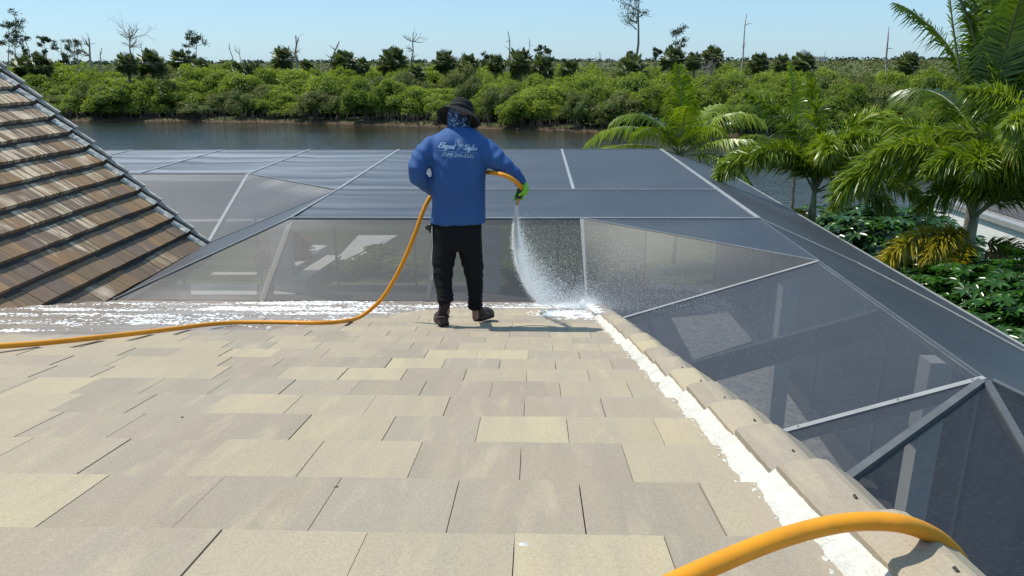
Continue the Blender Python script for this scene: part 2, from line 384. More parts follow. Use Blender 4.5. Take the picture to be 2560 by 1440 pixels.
# rake mortar and cap tiles of the main roof
for k in range(-5, NR + 1):
    vk = V1 + EXP * k
    b = MB(); uo = rt.uniform(-.008, .008); slant = rt.uniform(-.012, .012)
    def fm(a, c, vk=vk, k=k, uo=uo, slant=slant):
        v = vk - .003 - (EXP - .003) * c
        e = .522 + uo + slant * c + .013 * noise.noise(Vector((v * 22, k * 3.1, 0))) + .007 * noise.noise(Vector((v * 80, k, 4)))
        u = e + (.59 - e) * a
        z = surf(min(max(v, vk - EXP + .002), vk)) - .008 + .058 * (a ** .8) + (.006 * noise.noise(Vector((u * 30, v * 18, 2))) + .003 * noise.noise(Vector((u * 110, v * 90, 7)))) * (1 if a < .95 else 0)
        return Vector((u, v, z))
    b.grid(fm, 8, 34); ob = b.build('mortar', M['mortar'], main_roof, smooth=True)
    # torn edge flakes
    b = MB()
    for q in range(9):
        v = vk - rt.uniform(.01, EXP); u = .522 + uo + rt.uniform(-.012, .004); z = surf(min(v, vk - .001)) + .001
        s = rt.uniform(.003, .009); b.add([(u + s * math.cos(t_) * rt.uniform(.6, 1.3), v + s * math.sin(t_) * rt.uniform(.6, 1.6), z) for t_ in (0, 1.2, 2.4, 3.7, 5)] + [(u, v, z + s * .5)], [(0, 1, 5), (1, 2, 5), (2, 3, 5), (3, 4, 5), (4, 0, 5)])
    b.build('flakes', M['mortar'], ob, kind='stuff')
for k in range(-5, NR + 2):
    vf = V1 + EXP * k - .012; L = EXP + .06; b = MB(); b.T = rt.random()
    du = rt.uniform(-.005, .005); dz = rt.uniform(-.003, .003)
    prof = [(.572, .018), (.570, .044), (.578, .052), (.62, .062), (.662, .066), (.680, .062), (.755, .010), (.85, -.085), (.85, -.11)]
    rows = []
    for i, c in enumerate((0, .03, .5, 1.0)):
        v = vf - L * c; sx = 1.0 - .10 * c; up = (vf - v) * (-.26 + ST) + .010
        if i == 0: up -= .004
        rows.append([Vector((.70 + (x - .70) * sx + du + .003 * noise.noise(Vector((v * 9, x * 30, k))), v, P(v) + up + h + dz + .0016 * noise.noise(Vector((v * 30, x * 30, k + 9))))) for x, h in prof])
    m = len(prof); vs = [p for r in rows for p in r]
    fs = [(i * m + j, i * m + j + 1, (i + 1) * m + j + 1, (i + 1) * m + j) for i in range(3) for j in range(m - 1)]
    o = len(vs); vs += [p - Vector((0, 0, .026)) for p in rows[0]]
    fs += [(j + 1, j, o + j, o + j + 1) for j in range(m - 1)]
    b.add(vs, fs); me = b.mesh('rake_tile', M['tile'], False)
    ob = link('rake_tile', me, main_roof)
    b = MB(); vn = vf - L * .55; zn = P(vn) + (vf - vn) * (-.26 + ST) + .01 + .066; b.tube([(.655 + du, vn - .006, zn), (.655 + du, vn + .006, zn)], [.0034, .0034], 6); b.build('nail_head', M['gutter'], ob)
# ------------------------------------------------------------------ screened pool enclosure
ZT, ZS = 3.75, 3.04
cage = thing('pool_enclosure', 'large aluminium pool enclosure with dark mesh roof panels behind the tiled roof', 'enclosure', (0, 0, 0), -PSI)
def panel(pts, n=10, sag=.012, seed=0):
    pts = [Vector(p) for p in pts]
    b = MB()
    if len(pts) == 3: pts = [pts[0], pts[1], pts[2], pts[2]]
    nn = (pts[1] - pts[0]).cross(pts[2] - pts[0]).normalized()
    def f(a, c):
        p = (pts[0] * (1 - a) + pts[1] * a) * (1 - c) + (pts[3] * (1 - a) + pts[2] * a) * c
        e = min(a, 1 - a, c, 1 - c) * 4; e = min(1, e)
        return p + nn * (-abs(sag) * e * 1.3 * (1 if nn.z > 0 else -1) + e * sag * .8 * noise.noise(Vector((p.x * .7 + seed, p.y * 1.9, p.z))))
    b.grid(f, n, n)
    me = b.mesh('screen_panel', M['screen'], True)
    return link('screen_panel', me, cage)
us = [-11.5, -9.4, -7.3, -5.24, -3.15, -1.26, .6, 2.86]
for i in range(len(us) - 1):
    a, c = us[i], us[i + 1]
    if c <= -5.2:
        panel([(a, 13.45, ZT), (c, 13.45, ZT), (c, 17.3, ZT), (a, 17.3, ZT)], 12, .02, i)
        panel([(a, 11.15, 3.0), (c if c < -5.3 else -5.1, 11.15, 3.0), (c, 13.45, ZT), (a, 13.45, ZT)], 6, .01, i)
    elif c < -3:
        panel([(a, 13.45, ZT), (c, 11.7, ZT), (c, 17.3, ZT), (a, 17.3, ZT)], 12, .02, i)
    else:
        panel([(a, 11.7, ZT), (c, 11.7, ZT), (c, 17.3, ZT), (a, 17.3, ZT)], 12, .02, i)
        panel([(a, 9.48, ZT), (c, 9.48, ZT), (c, 11.7, ZT), (a, 11.7, ZT)], 8, .012, i)
    panel([(c, 17.3, ZT), (a, 17.3, ZT), (a, 18.9, ZS), (c, 18.9, ZS)], 4, .01, i)
    panel([(a, 18.9, .1), (c, 18.9, .1), (c, 18.9, ZS), (a, 18.9, ZS)], 2, .004, i)
D = (-5.1, 11.15, 3.0); A = (-5.24, 13.45, ZT); B = (-3.15, 11.7, ZT); Cc = (-3.2, 9.48, ZT); E = (-5.1, 8.42, 2.96); Fp = (-3.3, 8.44, 2.96)
panel([D, A, B], 8, .015, 3)
panel([D, B, Cc, E], 10, .012, 4)
panel([E, Cc, Fp], 8, .008, 5)
for a, c in ((-3.3, -1.26), (-1.26, .6)):
    panel([(a, 8.44, 2.96), (c + (.02 if c > 0 else 0), 8.44, 2.96), (c, 9.48, ZT), (a + (.1 if a < -3 else 0), 9.48, ZT)], 8, .008, a)
zr = lambda u: ZT - .32 * (2.86 - u)
panel([(.6, 9.48, ZT), (2.86, 7.35, ZT), (2.86, 9.48, ZT)], 8, .01, 9)
panel([(.62, 8.44, 2.96), (.5, 7.35, zr(.5)), (2.86, 7.35, ZT), (.6, 9.48, ZT)], 8, .012, 10)
panel([(.5, 5.91, zr(.5)), (2.86, 5.91, ZT), (2.86, 7.35, ZT), (.5, 7.35, zr(.5))], 8, .012, 11)
panel([(.5, 4.456, zr(.5)), (2.86, 4.456, ZT), (2.86, 5.91, ZT), (.5, 5.91, zr(.5))], 8, .012, 12)
panel([(.5, 2.99, ZS), (2.86, 4.456, ZT), (.5, 4.456, zr(.5))], 6, .008, 13)
panel([(.5, 2.99, ZS), (2.86, 2.99, ZS), (2.86, 4.456, ZT)], 6, .008, 14)
panel([(2.86, 2.99, ZS), (4.71, 2.99, ZS), (2.86, 4.456, ZT)], 6, .008, 15)
vs_ = [2.99, 4.456, 5.91, 7.35, 9.48, 11.7, 17.3]
for i in range(6):
    a, c = vs_[i], vs_[i + 1]
    if i == 0: panel([(4.71, a, ZS), (4.71, c, ZS), (2.86, c, ZT)], 6, .01, 16)
    else: panel([(2.86, a, ZT), (4.71, a, ZS), (4.71, c if i < 5 else 18.2, ZS), (2.86, c, ZT)], 10, .014, 17 + i)
    panel([(4.71, a, .1), (4.71, c, .1), (4.71, c, ZS), (4.71, a, ZS)], 2, .004, 30 + i)
panel([(4.71, 17.3, .1), (4.71, 18.9, .1), (4.71, 18.9, ZS), (4.71, 17.3, ZS)], 2, .004, 40)
panel([(2.86, 17.3, ZT), (4.71, 18.2, ZS), (4.71, 18.9, ZS), (2.86, 18.9, ZS)], 4, .01, 41)
panel([(.5, 2.99, .1), (4.71, 2.99, .1), (4.71, 2.99, ZS), (.5, 2.99, ZS)], 2, .004, 42)
def webbar(p, q, w):
    b = MB(); b.bar(p, q, w, .05); b.build('beam', M['alu_dk'], cage)
def beam(p, q, w=.045, h=.05, dark=True, name='beam'):
    b = MB(); p = Vector(p); q = Vector(q); b.bar(p + Vector((0, 0, .005)), q + Vector((0, 0, .005)), w, .014); o = b.build(name, M['alu'], cage)
    if dark:
        b = MB(); b.bar(p - Vector((0, 0, .045)), q - Vector((0, 0, .045)), w * 1.1, .08); b.build('web', M['alu_dk'], o)
    return o
for u in us[1:-1]:
    v0 = 13.45 if u < -5 else (11.7 if u < -3 else 11.7)
    beam((u, v0, ZT), (u, 17.3, ZT), .05)
beam((2.86, 9.48, ZT), (2.86, 17.3, ZT), .06)
webbar((2.86, 4.456, ZT - .03), (2.86, 9.48, ZT - .03), .06)
beam((-11.5, 17.3, ZT), (2.86, 17.3, ZT), .015, dark=False)
beam((-3.15, 11.7, ZT), (2.86, 11.7, ZT), .03)
beam((-3.2, 9.48, ZT), (2.86, 9.48, ZT), .03)
beam((-11.5, 13.45, ZT), (-5.24, 13.45, ZT), .03)
beam((-3.2, 9.48, ZT), (-3.15, 11.7, ZT), .025)
beam(A, B, .02); beam(D, A, .055); beam(D, B, .02); beam(Cc, E, .018, dark=False); webbar(Vector(Cc) - Vector((0, 0, .06)), Vector(Fp) - Vector((0, 0, .06)), .07)
beam((.6, 9.48, ZT), (.63, 8.46, 2.97), .05, dark=False)
beam((.6, 9.48, ZT), (2.86, 7.35, ZT), .012, dark=False)
webbar((-1.26, 9.48, ZT - .03), (-1.28, 8.46, 2.94), .05)
beam((.5, 7.35, zr(.5)), (2.86, 7.35, ZT), .04)
bb = MB(); bb.bar((.5, 5.91, zr(.5) - .13), (2.86, 5.91, ZT - .13), .05, .22); bb.build('beam', M['alu_dk'], cage)
bm4 = beam((.5, 4.456, zr(.5)), (2.86, 4.456, ZT), .045)
for t in (.52, .78, .97):
    b = MB(); p = Vector((.5, 4.456, zr(.5))).lerp(Vector((2.86, 4.456, ZT)), t); b.tube([p + Vector((0, 0, .016)), p + Vector((0, 0, .01))], .007, 6); b.build('screw', M['alu_dk'], bm4)
webbar((2.84, 4.44, ZT - .02), (.5, 2.99, ZS), .05); webbar((2.86, 4.44, ZT - .02), (2.86, 2.99, ZS), .05); webbar((2.9, 4.44, ZT - .02), (4.71, 2.99, ZS), .05)
cr = [(2.86, 9.45), (3.4, 9.0), (3.81, 8.62), (4.2, 7.6), (4.46, 6.47), (4.71, 5.4)]
sz = lambda u: ZT - (u - 2.86) * (ZT - ZS) / 1.85
b = MB()
for i in range(len(cr) - 1): b.bar((cr[i][0], cr[i][1], sz(cr[i][0]) + .012), (cr[i + 1][0], cr[i + 1][1], sz(cr[i + 1][0]) + .012), .012, .01)
b.build('beam', M['alu'], cage)
beam((4.71, 2.99, ZS), (4.71, 18.9, ZS), .03); beam((-11.5, 18.9, ZS), (4.71, 18.9, ZS), .05); beam((.5, 2.99, ZS), (4.71, 2.99, ZS), .05)
# slope beams on the outer side
for v in (5.91, 11.7): beam((2.86, v, ZT - .05), (4.71, v, ZS - .05), .012, dark=True)
def post(u, v, z1, w=.05, m='alu_dk'):
    b = MB(); b.box((u - w / 2, v - w / 2, 0), (u + w / 2, v + w / 2, z1)); return b.build('post', M[m], cage)
for v in (2.99, 4.456, 7.35, 9.48, 11.7, 14.5, 18.9): post(4.71, v, ZS - .02)
for u in us: post(u, 18.88, ZS - .02)
# lanai columns seen through the mesh
for i, (px, py, pb) in enumerate(((1974, 690, 0), (2340, 905, 0))):
    q = to_uv(atZ(px, py, 2.95)); c = thing('column', ('slim white column behind the mesh, farther of two beyond the rake', 'slim white column behind the mesh, nearer of two beyond the rake')[i], 'column', to_w(q[0], q[1], 0), -PSI, 'white columns of the lanai')
    b = MB(); b.box((-.105, -.105, .0), (.105, .105, 2.98)); b.build('shaft', M['white'], c)
    b = MB(); b.box((-.12, -.12, .0), (.12, .12, .12)); b.build('base', M['white'], c)
for i, (px, w_) in enumerate(((662, .5), (1222, .42))):
    q = to_uv(atZ(px, 742, 0.3)); c = thing('column', ('wide grey column behind the mesh left of the garden path', 'wide grey column behind the mesh right of the person')[i], 'column', to_w(q[0], 18.4, 0), -PSI, 'grey columns of the far screen wall')
    b = MB(); b.box((-w_ / 2, -.15, .0), (w_ / 2, .15, 2.9)); b.build('shaft', M['slab'], c)
    b = MB(); b.box((-w_ / 2 - .04, -.19, 2.9), (w_ / 2 + .04, .19, 3.0)); b.build('capital', M['slab'], c)

# ------------------------------------------------------------------ ground, yard, water, far bank
def m_ground(name, c1, c2, c3, sc=.6, bump=.5):
    k = N(name); c = k.pos(); f = k.noise(c, sc, 6, .65); g = k.noise(c, sc * 14, 4, .7)
    col = k.mix(k.mapr(f, .35, .65, 0, 1), c1, c2); col = k.mix(k.mapr(g, .4, .7, 0, .7), col, c3)
    return k.end(k.pbr(col, .9, .2, k.bump(g, bump, .05)))
M['lawn'] = m_ground('lawn_grass', (.04, .06, .018), (.07, .085, .024), (.03, .04, .016), .8)
M['marsh'] = m_ground('marsh_scrub_ground', (.06, .085, .025), (.10, .105, .04), (.045, .06, .02), .02)
M['mud'] = m_ground('brown_bank_mud', (.09, .06, .035), (.16, .11, .07), (.05, .035, .02), 1.2)
def m_water():
    k = N('dark_rippled_water'); c = k.pos((1, 1, 1))
    a = k.noise(k.pos((.7, 1.9, 1)), 1.7, 4, .6, .4); b2 = k.noise(k.pos((.25, .6, 1)), 1.0, 3)
    d = k.noise(k.pos((.03, .09, 1)), 1.0, 3)
    h = k.math('ADD', k.math('MULTIPLY', a, k.mapr(d, .35, .65, .55, 1.25)), k.math('MULTIPLY', b2, .5))
    col = k.mix(k.mapr(d, .3, .7, 0, 1), (.034, .028, .012), (.018, .024, .018))
    return k.end(k.pbr(col, .06, .5, k.bump(h, 1.0, .085), 0, IOR=1.33))
M['water'] = m_water()
BANK = [(-400, 118), (-120, 101), (-80, 97), (-47, 94), (-22, 89), (6.5, 76.5), (20, 71), (33, 68.5), (70, 61), (120, 50), (400, 20)]
def bank_y(x):
    for i in range(len(BANK) - 1):
        if BANK[i][0] <= x <= BANK[i + 1][0]:
            t = (x - BANK[i][0]) / (BANK[i + 1][0] - BANK[i][0]); return BANK[i][1] * (1 - t) + BANK[i + 1][1] * t
    return BANK[0][1] if x < 0 else BANK[-1][1]
ZW = -1.2
b = MB(); b.grid(lambda a, c: Vector((-900 + 1800 * a, 20 + 230 * c, ZW)), 4, 4); b.build('water', M['water'], kind='structure')
b = MB(); b.add([(-9000, -9000, -3), (9000, -9000, -3), (9000, 12000, -3), (-9000, 12000, -3)], [(0, 1, 2, 3)]); b.build('ground', M['marsh'], kind='structure')
b = MB(); b.add([(-60, -30, 0), (60, -30, 0), (60, 26.75, 0), (-60, 26.75, 0), (-60, -30, -3.1), (60, -30, -3.1), (60, 26.75, -3.1), (-60, 26.75, -3.1)],
                [(0, 1, 2, 3), (0, 4, 5, 1), (1, 5, 6, 2), (2, 6, 7, 3), (3, 7, 4, 0)]); b.build('lawn', M['lawn'], kind='structure')
wv = MB(); xs = [x for x in np.concatenate([np.linspace(-400, -100, 20), np.linspace(-97, 80, 180), np.linspace(85, 400, 22)])]
def bank_pt(x, t):
    y = bank_y(x) + 1.1 * noise.noise(Vector((x * .14, 0, 3))) + .45 * noise.noise(Vector((x * .7, 2, 3)))
    off = [(-.8, ZW - .3), (.3, ZW + .02), (1.2, ZW + .22), (3, ZW + .45), (30, ZW + .6), (400, ZW + .7)][t]
    return Vector((x, y + off[0], off[1] + (.12 * noise.noise(Vector((x * .5, t, 1))) if 0 < t < 4 else 0)))
vsb = [bank_pt(x, t) for x in xs for t in range(6)]
wv.add(vsb, [(i * 6 + t, (i + 1) * 6 + t, (i + 1) * 6 + t + 1, i * 6 + t + 1) for i in range(len(xs) - 1) for t in range(5)])
wv.M = 0; mm = wv.mesh('far_bank', [M['mud'], M['marsh']])
mm.polygons.foreach_set('material_index', [0 if t < 2 else 1 for i in range(len(xs) - 1) for t in range(5)])
link('far_bank', mm, kind='structure')
b = MB(); b.add([(-9000, 420, ZW + .68), (9000, 420, ZW + .68), (9000, 12000, ZW + .68), (-9000, 12000, ZW + .68)], [(0, 1, 2, 3)]); b.build('terrain', M['marsh'], kind='structure')
# seawall cap along the near shore
sw = thing('seawall', 'pale concrete seawall cap between the lawn and the canal', 'seawall', (0, 27, 0))
b = MB(); b.box((-60, -.25, .0), (60, .2, .14)); b.build('cap', M['slab'], sw)
b = MB(); b.box((-60, -.1, -2.5), (60, .08, -.004)); b.build('panel', M['mortar_grey'], sw)
# patio and garden
def flat(name, pxs, z, mat, h=.0, **tags):
    pts = [atZ(x, y, z) for x, y in pxs]; b = MB(); n = len(pts)
    b.add([(p.x, p.y, z) for p in pts] + [(p.x, p.y, -.05) for p in pts], [tuple(range(n))] + [(i, (i + n), (i + 1) % n + n, (i + 1) % n) for i in range(n)])
    me = b.mesh(name, mat); bmx = bmesh.new(); bmx.from_mesh(me); bmesh.ops.recalc_face_normals(bmx, faces=bmx.faces); bmx.to_mesh(me); bmx.free()
    return link(name, me, **tags)
b = MB(); q = [to_w(u, v, .008) for u, v in ((.5, -3), (6.2, -3), (6.2, 18.95), (-12, 18.95), (-12, 11.0), (-5.6, 11.0), (-5.6, 8.1), (.5, 8.1))]
b.add(q, [tuple(range(8))]); b.build('patio', M['deck'], kind='structure')
flat('garden_path', [(896, 588), (994, 588), (935, 625), (870, 664), (815, 690), (775, 690), (738, 735), (684, 735), (684, 722), (720, 705), (745, 705), (765, 690), (790, 690), (815, 672), (838, 650)], .03, M['slab'], kind='structure')
flat('paved_terrace', [(474, 710), (642, 710), (642, 736), (478, 736)], .034, M['slab'], kind='structure')
flat('garden_step', [(534, 680), (642, 680), (642, 687), (526, 687)], .034, M['slab'], kind='structure')
for i, (pl, lb) in enumerate((([(1678, 795), (1820, 780), (1882, 852), (1735, 899)], 'painted sunlight patch seen through the mesh, farther of two beyond the rake'), ([(1770, 930), (1905, 893), (2110, 1180), (1950, 1180)], 'painted sunlight patch seen through the mesh, nearer of two beyond the rake'))):
    o = flat('painted_sun_patch', pl, .04, M['mortar_grey']); o['label'] = lb; o['category'] = 'painted sunlight'  # sun patches on the patio floor, painted as pale flat shapes
def wallbox(p0, p1, wid, h, label):
    a = atZ(*p0, 0); c = atZ(*p1, 0); o = thing('planter_wall', label, 'low wall', a, 0, 'low planter walls by the garden path')
    b = MB(); b.bar((0, 0, h / 2), c - a + Vector((0, 0, h / 2)), wid, h); b.build('wall', M['mortar_grey'], o)
    b = MB(); b.bar((0, 0, h + .03), c - a + Vector((0, 0, h + .03)), wid + .08, .05); b.build('coping', M['slab'], o)
wallbox((750, 732), (838, 672), .35, .35, 'low stone planter wall on the right of the garden path')
for i, (a, c, lb) in enumerate((((692, 702), (722, 690), 'nearest step of the stone planter edge left of the path'), ((724, 686), (758, 668), 'second step of the stone planter edge left of the path'), ((752, 664), (782, 650), 'third step of the stone planter edge left of the path'), ((776, 648), (800, 634), 'farthest step of the stone planter edge left of the path'))):
    wallbox(a, c, .45, .22, lb)
# neighbour's low white building on the right
nb = thing('boathouse', 'low white flat-roofed building beyond the foxtail palm at the right edge', 'building', (16.6, 19.5, 0))
b = MB(); b.box((-3.4, -5, 0), (3.4, 4, 1.42)); b.build('wall', M['white'], nb)
b = MB(); b.box((-3.5, -5.1, 1.42), (3.5, 4.1, 1.56)); b.box((-3.2, -4.8, 1.56), (3.2, 3.8, 1.6)); b.build('roof', [M['alu']], nb)
b = MB(); b.box((-3.15, -4.75, 1.605), (3.15, 3.75, 1.63)); b.build('roof_deck', M['deck'], nb)
# distant long building on the horizon
fb = thing('distant_building', 'long pale building on the far horizon right of centre', 'building', (585, 1500, ZW))
b = MB(); b.box((-24, 0, 0), (26, 14, 10.5)); b.build('wall', M['white'], fb)
b = MB(); b.hexa([(-26, -1, 10.5), (28, -1, 10.5), (28, 15, 10.5), (-26, 15, 10.5)], [(-20, 5, 13), (22, 5, 13), (22, 9, 13), (-20, 9, 13)]); b.build('roof', M['alu'], fb)
for i in range(9):
    for j in range(2):
        b = MB(); b.box((-22 + i * 5.2, -.1, 2 + j * 4), (-19.4 + i * 5.2, 0, 4.6 + j * 4)); b.build('window', M['gutter'], fb)
# ------------------------------------------------------------------ vegetation
M['mangrove'] = m_leaf('mangrove_leaves', ((.09, .135, .018), (.21, .275, .035), (.40, .45, .065)), .5, .3, .45, .12, .7)
M['scrub'] = m_leaf('scrub_leaves', ((.07, .085, .028), (.14, .155, .045), (.24, .25, .075)), .6, .3, .25, .1, .6)
M['sabal'] = m_leaf('sabal_fan_leaves', ((.03, .045, .014), (.085, .115, .032), (.19, .23, .07)), .4, .5, .3, .3, .3)
M['pine'] = m_leaf('pine_needles', ((.02, .035, .012), (.045, .07, .02), (.08, .11, .035)), .6, .3, .1, .3, .2)
M['palm'] = m_leaf('glossy_palm_leaflets', ((.05, .09, .006), (.19, .27, .014), (.44, .49, .04)), .34, .6, .34, .8, .25)
M['coco'] = m_leaf('coconut_leaflets', ((.04, .08, .008), (.16, .25, .02), (.38, .44, .05)), .32, .55, .38, .8, .2)
M['palm_y'] = m_leaf('yellowing_palm_leaflets', ((.16, .13, .01), (.40, .34, .02), (.62, .50, .05)), .42, .4, .3, .8, .2)
M['palm_b'] = m_leaf('dry_palm_leaflets', ((.16, .09, .035), (.36, .21, .08), (.50, .32, .12)), .6, .3, .25, .8, .2)
M['sheff'] = m_leaf('glossy_shrub_leaves', ((.008, .03, .004), (.025, .085, .008), (.10, .24, .02)), .28, .6, .18, .8, .2)
M['red'] = m_leaf('red_shrub_leaves', ((.10, .015, .02), (.25, .03, .04), (.3, .1, .04)), .5, .3, .2, .8, .2)
M['bark'] = m_plain('grey_bark', (.22, .19, .16), .9, .2, 6, .4, .6, .03)
M['deadwood'] = m_plain('bleached_dead_wood', (.34, .30, .26), .9, .2, 4, .4, .6, .03)
M['twig'] = m_plain('dark_twigs', (.11, .085, .07), .9, .2, 4, .4, .3, .02)
M['stem'] = m_plain('green_grey_palm_stem', (.20, .22, .12), .6, .4, 5, .4, .4, .01)
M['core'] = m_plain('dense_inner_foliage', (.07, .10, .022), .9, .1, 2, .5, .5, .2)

def leaf_quads(C, D, L, W, r=rng):
    """rhombic leaves at C pointing along D, sizes L x W -> V, F"""
    n = len(C); rv = r.normal(size=(n, 3)); side = np.cross(D, rv); side /= np.linalg.norm(side, axis=1)[:, None] + 1e-9
    D = D / (np.linalg.norm(D, axis=1)[:, None] + 1e-9)
    L = L[:, None]; W = W[:, None]
    V = np.stack([C, C + D * L * .45 + side * W * .5, C + D * L, C + D * L * .45 - side * W * .5], 1).reshape(-1, 3)
    return V, np.arange(n * 4).reshape(n, 4)
def leaf_out(C, Nn, L, W, r=rng):
    n = len(C); Nn = Nn / (np.linalg.norm(Nn, axis=1)[:, None] + 1e-9); D = np.cross(Nn, r.normal(size=(n, 3))); D /= np.linalg.norm(D, axis=1)[:, None] + 1e-9
    side = np.cross(D, Nn); L = L[:, None]; W = W[:, None]
    V = np.stack([C - D * L * .5, C + side * W * .5, C + D * L * .5, C - side * W * .5], 1).reshape(-1, 3)
    return V, np.arange(n * 4).reshape(n, 4)
def rdir(n, r=rng):
    d = r.normal(size=(n, 3)); return d / np.linalg.norm(d, axis=1)[:, None]
def lumpy(nlobe, zsq=1.0, r=rng):
    cs, rs = [], []
    lean = r.normal(size=2) * .12
    for i in range(nlobe):
        a = r.uniform(0, 2 * math.pi); e = math.asin(r.uniform(0, 1)); q = .62 * r.uniform(.75, 1.12); 
        cs.append((math.cos(a) * math.cos(e) * q + lean[0] * math.sin(e), math.sin(a) * math.cos(e) * q + lean[1] * math.sin(e), .18 + math.sin(e) * q * 1.15)); rs.append(r.uniform(.15, .27))
    cs.append((0, 0, .42)); rs.append(.58)
    return np.array(cs), np.array(rs)
def bush_mesh(name, mat, nleaf, ls, seed, nlobe=16, sparse=0.0):
    r = np.random.default_rng(seed); cs, rs = lumpy(nlobe, 1, r); nlobe = len(cs)
    idx = r.integers(0, nlobe, nleaf * 2); d = rdir(nleaf * 2, r); d[:, 2] = np.where(d[:, 2] < -.45, -d[:, 2], d[:, 2])
    rr = rs[idx][:, None] * (r.uniform(.78, 1.0, (nleaf * 2, 1)) + r.exponential(.09, (nleaf * 2, 1)))
    p = cs[idx] + d * rr
    dist = np.linalg.norm(p[:, None, :] - cs[None], axis=2) / rs[None]; dist[np.arange(len(p)), idx] = 9
    keep = (dist.min(1) > .82) & (p[:, 2] > .02); p = p[keep][:nleaf]; d = d[keep][:nleaf]; ii = idx[keep][:nleaf]
    dd = d * 1.0 + rdir(len(p), r) * 1.5 + np.array([0, -.25, .3])
    sz = r.uniform(.6, 1.4, len(p)) * ls
    V, Fq = leaf_out(p, dd, sz, sz * .62, r)
    lobt = r.uniform(0, 1, nlobe)
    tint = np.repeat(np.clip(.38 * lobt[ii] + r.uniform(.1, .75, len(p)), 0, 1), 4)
    # inner mass: shrunken lobes
    cv, cf, ct = [], [], []
    ico = bmesh.new(); bmesh.ops.create_icosphere(ico, subdivisions=2, radius=1); iv = np.array([v.co[:] for v in ico.verts]); fi = np.array([[v.index for v in f.verts] for f in ico.faces]); ico.free()
    o = len(V); VV = [V]; quads = [Fq]; mi = [np.zeros(len(Fq))]
    tri = []
    for c, q in zip(cs, rs):
        s = iv * q * (.70 - sparse) * (1 + .12 * r.normal(size=(len(iv), 1))); s = s + c; s[:, 2] = np.maximum(s[:, 2], 0)
        VV.append(s); tri.append(fi + o); o += len(iv)
    V = np.concatenate(VV); T3 = np.concatenate(tri); T4 = np.concatenate([T3, T3[:, 2:3]], 1)
    # use triangles everywhere
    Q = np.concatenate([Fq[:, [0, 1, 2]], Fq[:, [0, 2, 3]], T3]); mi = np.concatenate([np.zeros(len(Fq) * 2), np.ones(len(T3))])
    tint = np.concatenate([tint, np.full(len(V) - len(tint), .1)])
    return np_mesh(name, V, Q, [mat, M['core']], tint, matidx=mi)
bushes = [bush_mesh('crown', M['mangrove'], 8000, .046, 100 + i, 30 + 3 * i) for i in range(7)]
scrubs = [bush_mesh('crown', M['scrub'], 5200, .040, 200 + i, 24 + i, .12) for i in range(4)]

def tube_np(pts, rr, n=5):
    b = MB(); b.tube(pts, rr, n); return b
def branch(b, p, d, L, r, depth, R, spread=.7, up=.15, taper=.55, leaf=None, seg=4, kink=.22):
    pts = [Vector(p)]; rr = [r]; d = Vector(d).normalized()
    for i in range(seg):
        d = (d + Vector((R.gauss(0, kink), R.gauss(0, kink), R.gauss(0, kink) + up * .3))).normalized()
        pts.append(pts[-1] + d * L / seg); rr.append(max(.004, r * (1 - (1 - taper) * (i + 1) / seg)))
    b.tube(pts, rr, 5 if depth > 1 else 4)
    if depth <= 0:
        if leaf is not None: leaf.append((pts[-1], d)); leaf.append((pts[-2], d))
        return
    for j in range(R.choice((2, 2, 3, 3))):
        i = R.randint(1, seg); a = Vector((R.gauss(0, 1), R.gauss(0, 1), R.gauss(0, .7))).normalized()
        branch(b, pts[i], (d + a * spread * 1.4 + Vector((0, 0, up))).normalized(), L * R.uniform(.5, .75), rr[i] * .6, depth - 1, R, spread, up, taper, leaf, seg, kink)

GRP_B = 'green bushes along the far bank'
nB = 0
R = random.Random(11)
def place_bush(px, ptop, Y, wpx, meshes, name, label, cat, group, zb=ZW + .35, asp=None):
    """crown whose top shows at (px, ptop) when it stands at distance Y"""
    top = atY(px, ptop, Y); h = max(1.2, top.z - zb); wd = wpx / 1862 * Y * 1.03 / 2
    c = thing(name, label, cat, (top.x, Y, zb), 0, group)
    me = R.choice(meshes); o = link('crown', me, c); o.rotation_euler = (0, 0, R.uniform(0, 6.28))
    o.scale = (wd / .82, wd / .82, h / 1.12)
    b = MB()
    for j in range(3):
        a = R.uniform(0, 6.28); b.tube([(0, 0, -.4), (math.cos(a) * wd * .25, math.sin(a) * wd * .25, h * .3), (math.cos(a) * wd * .5, math.sin(a) * wd * .5, h * .65)], [.1, .07, .03], 4)
    b.build('trunk', M['bark'], c)
    return c
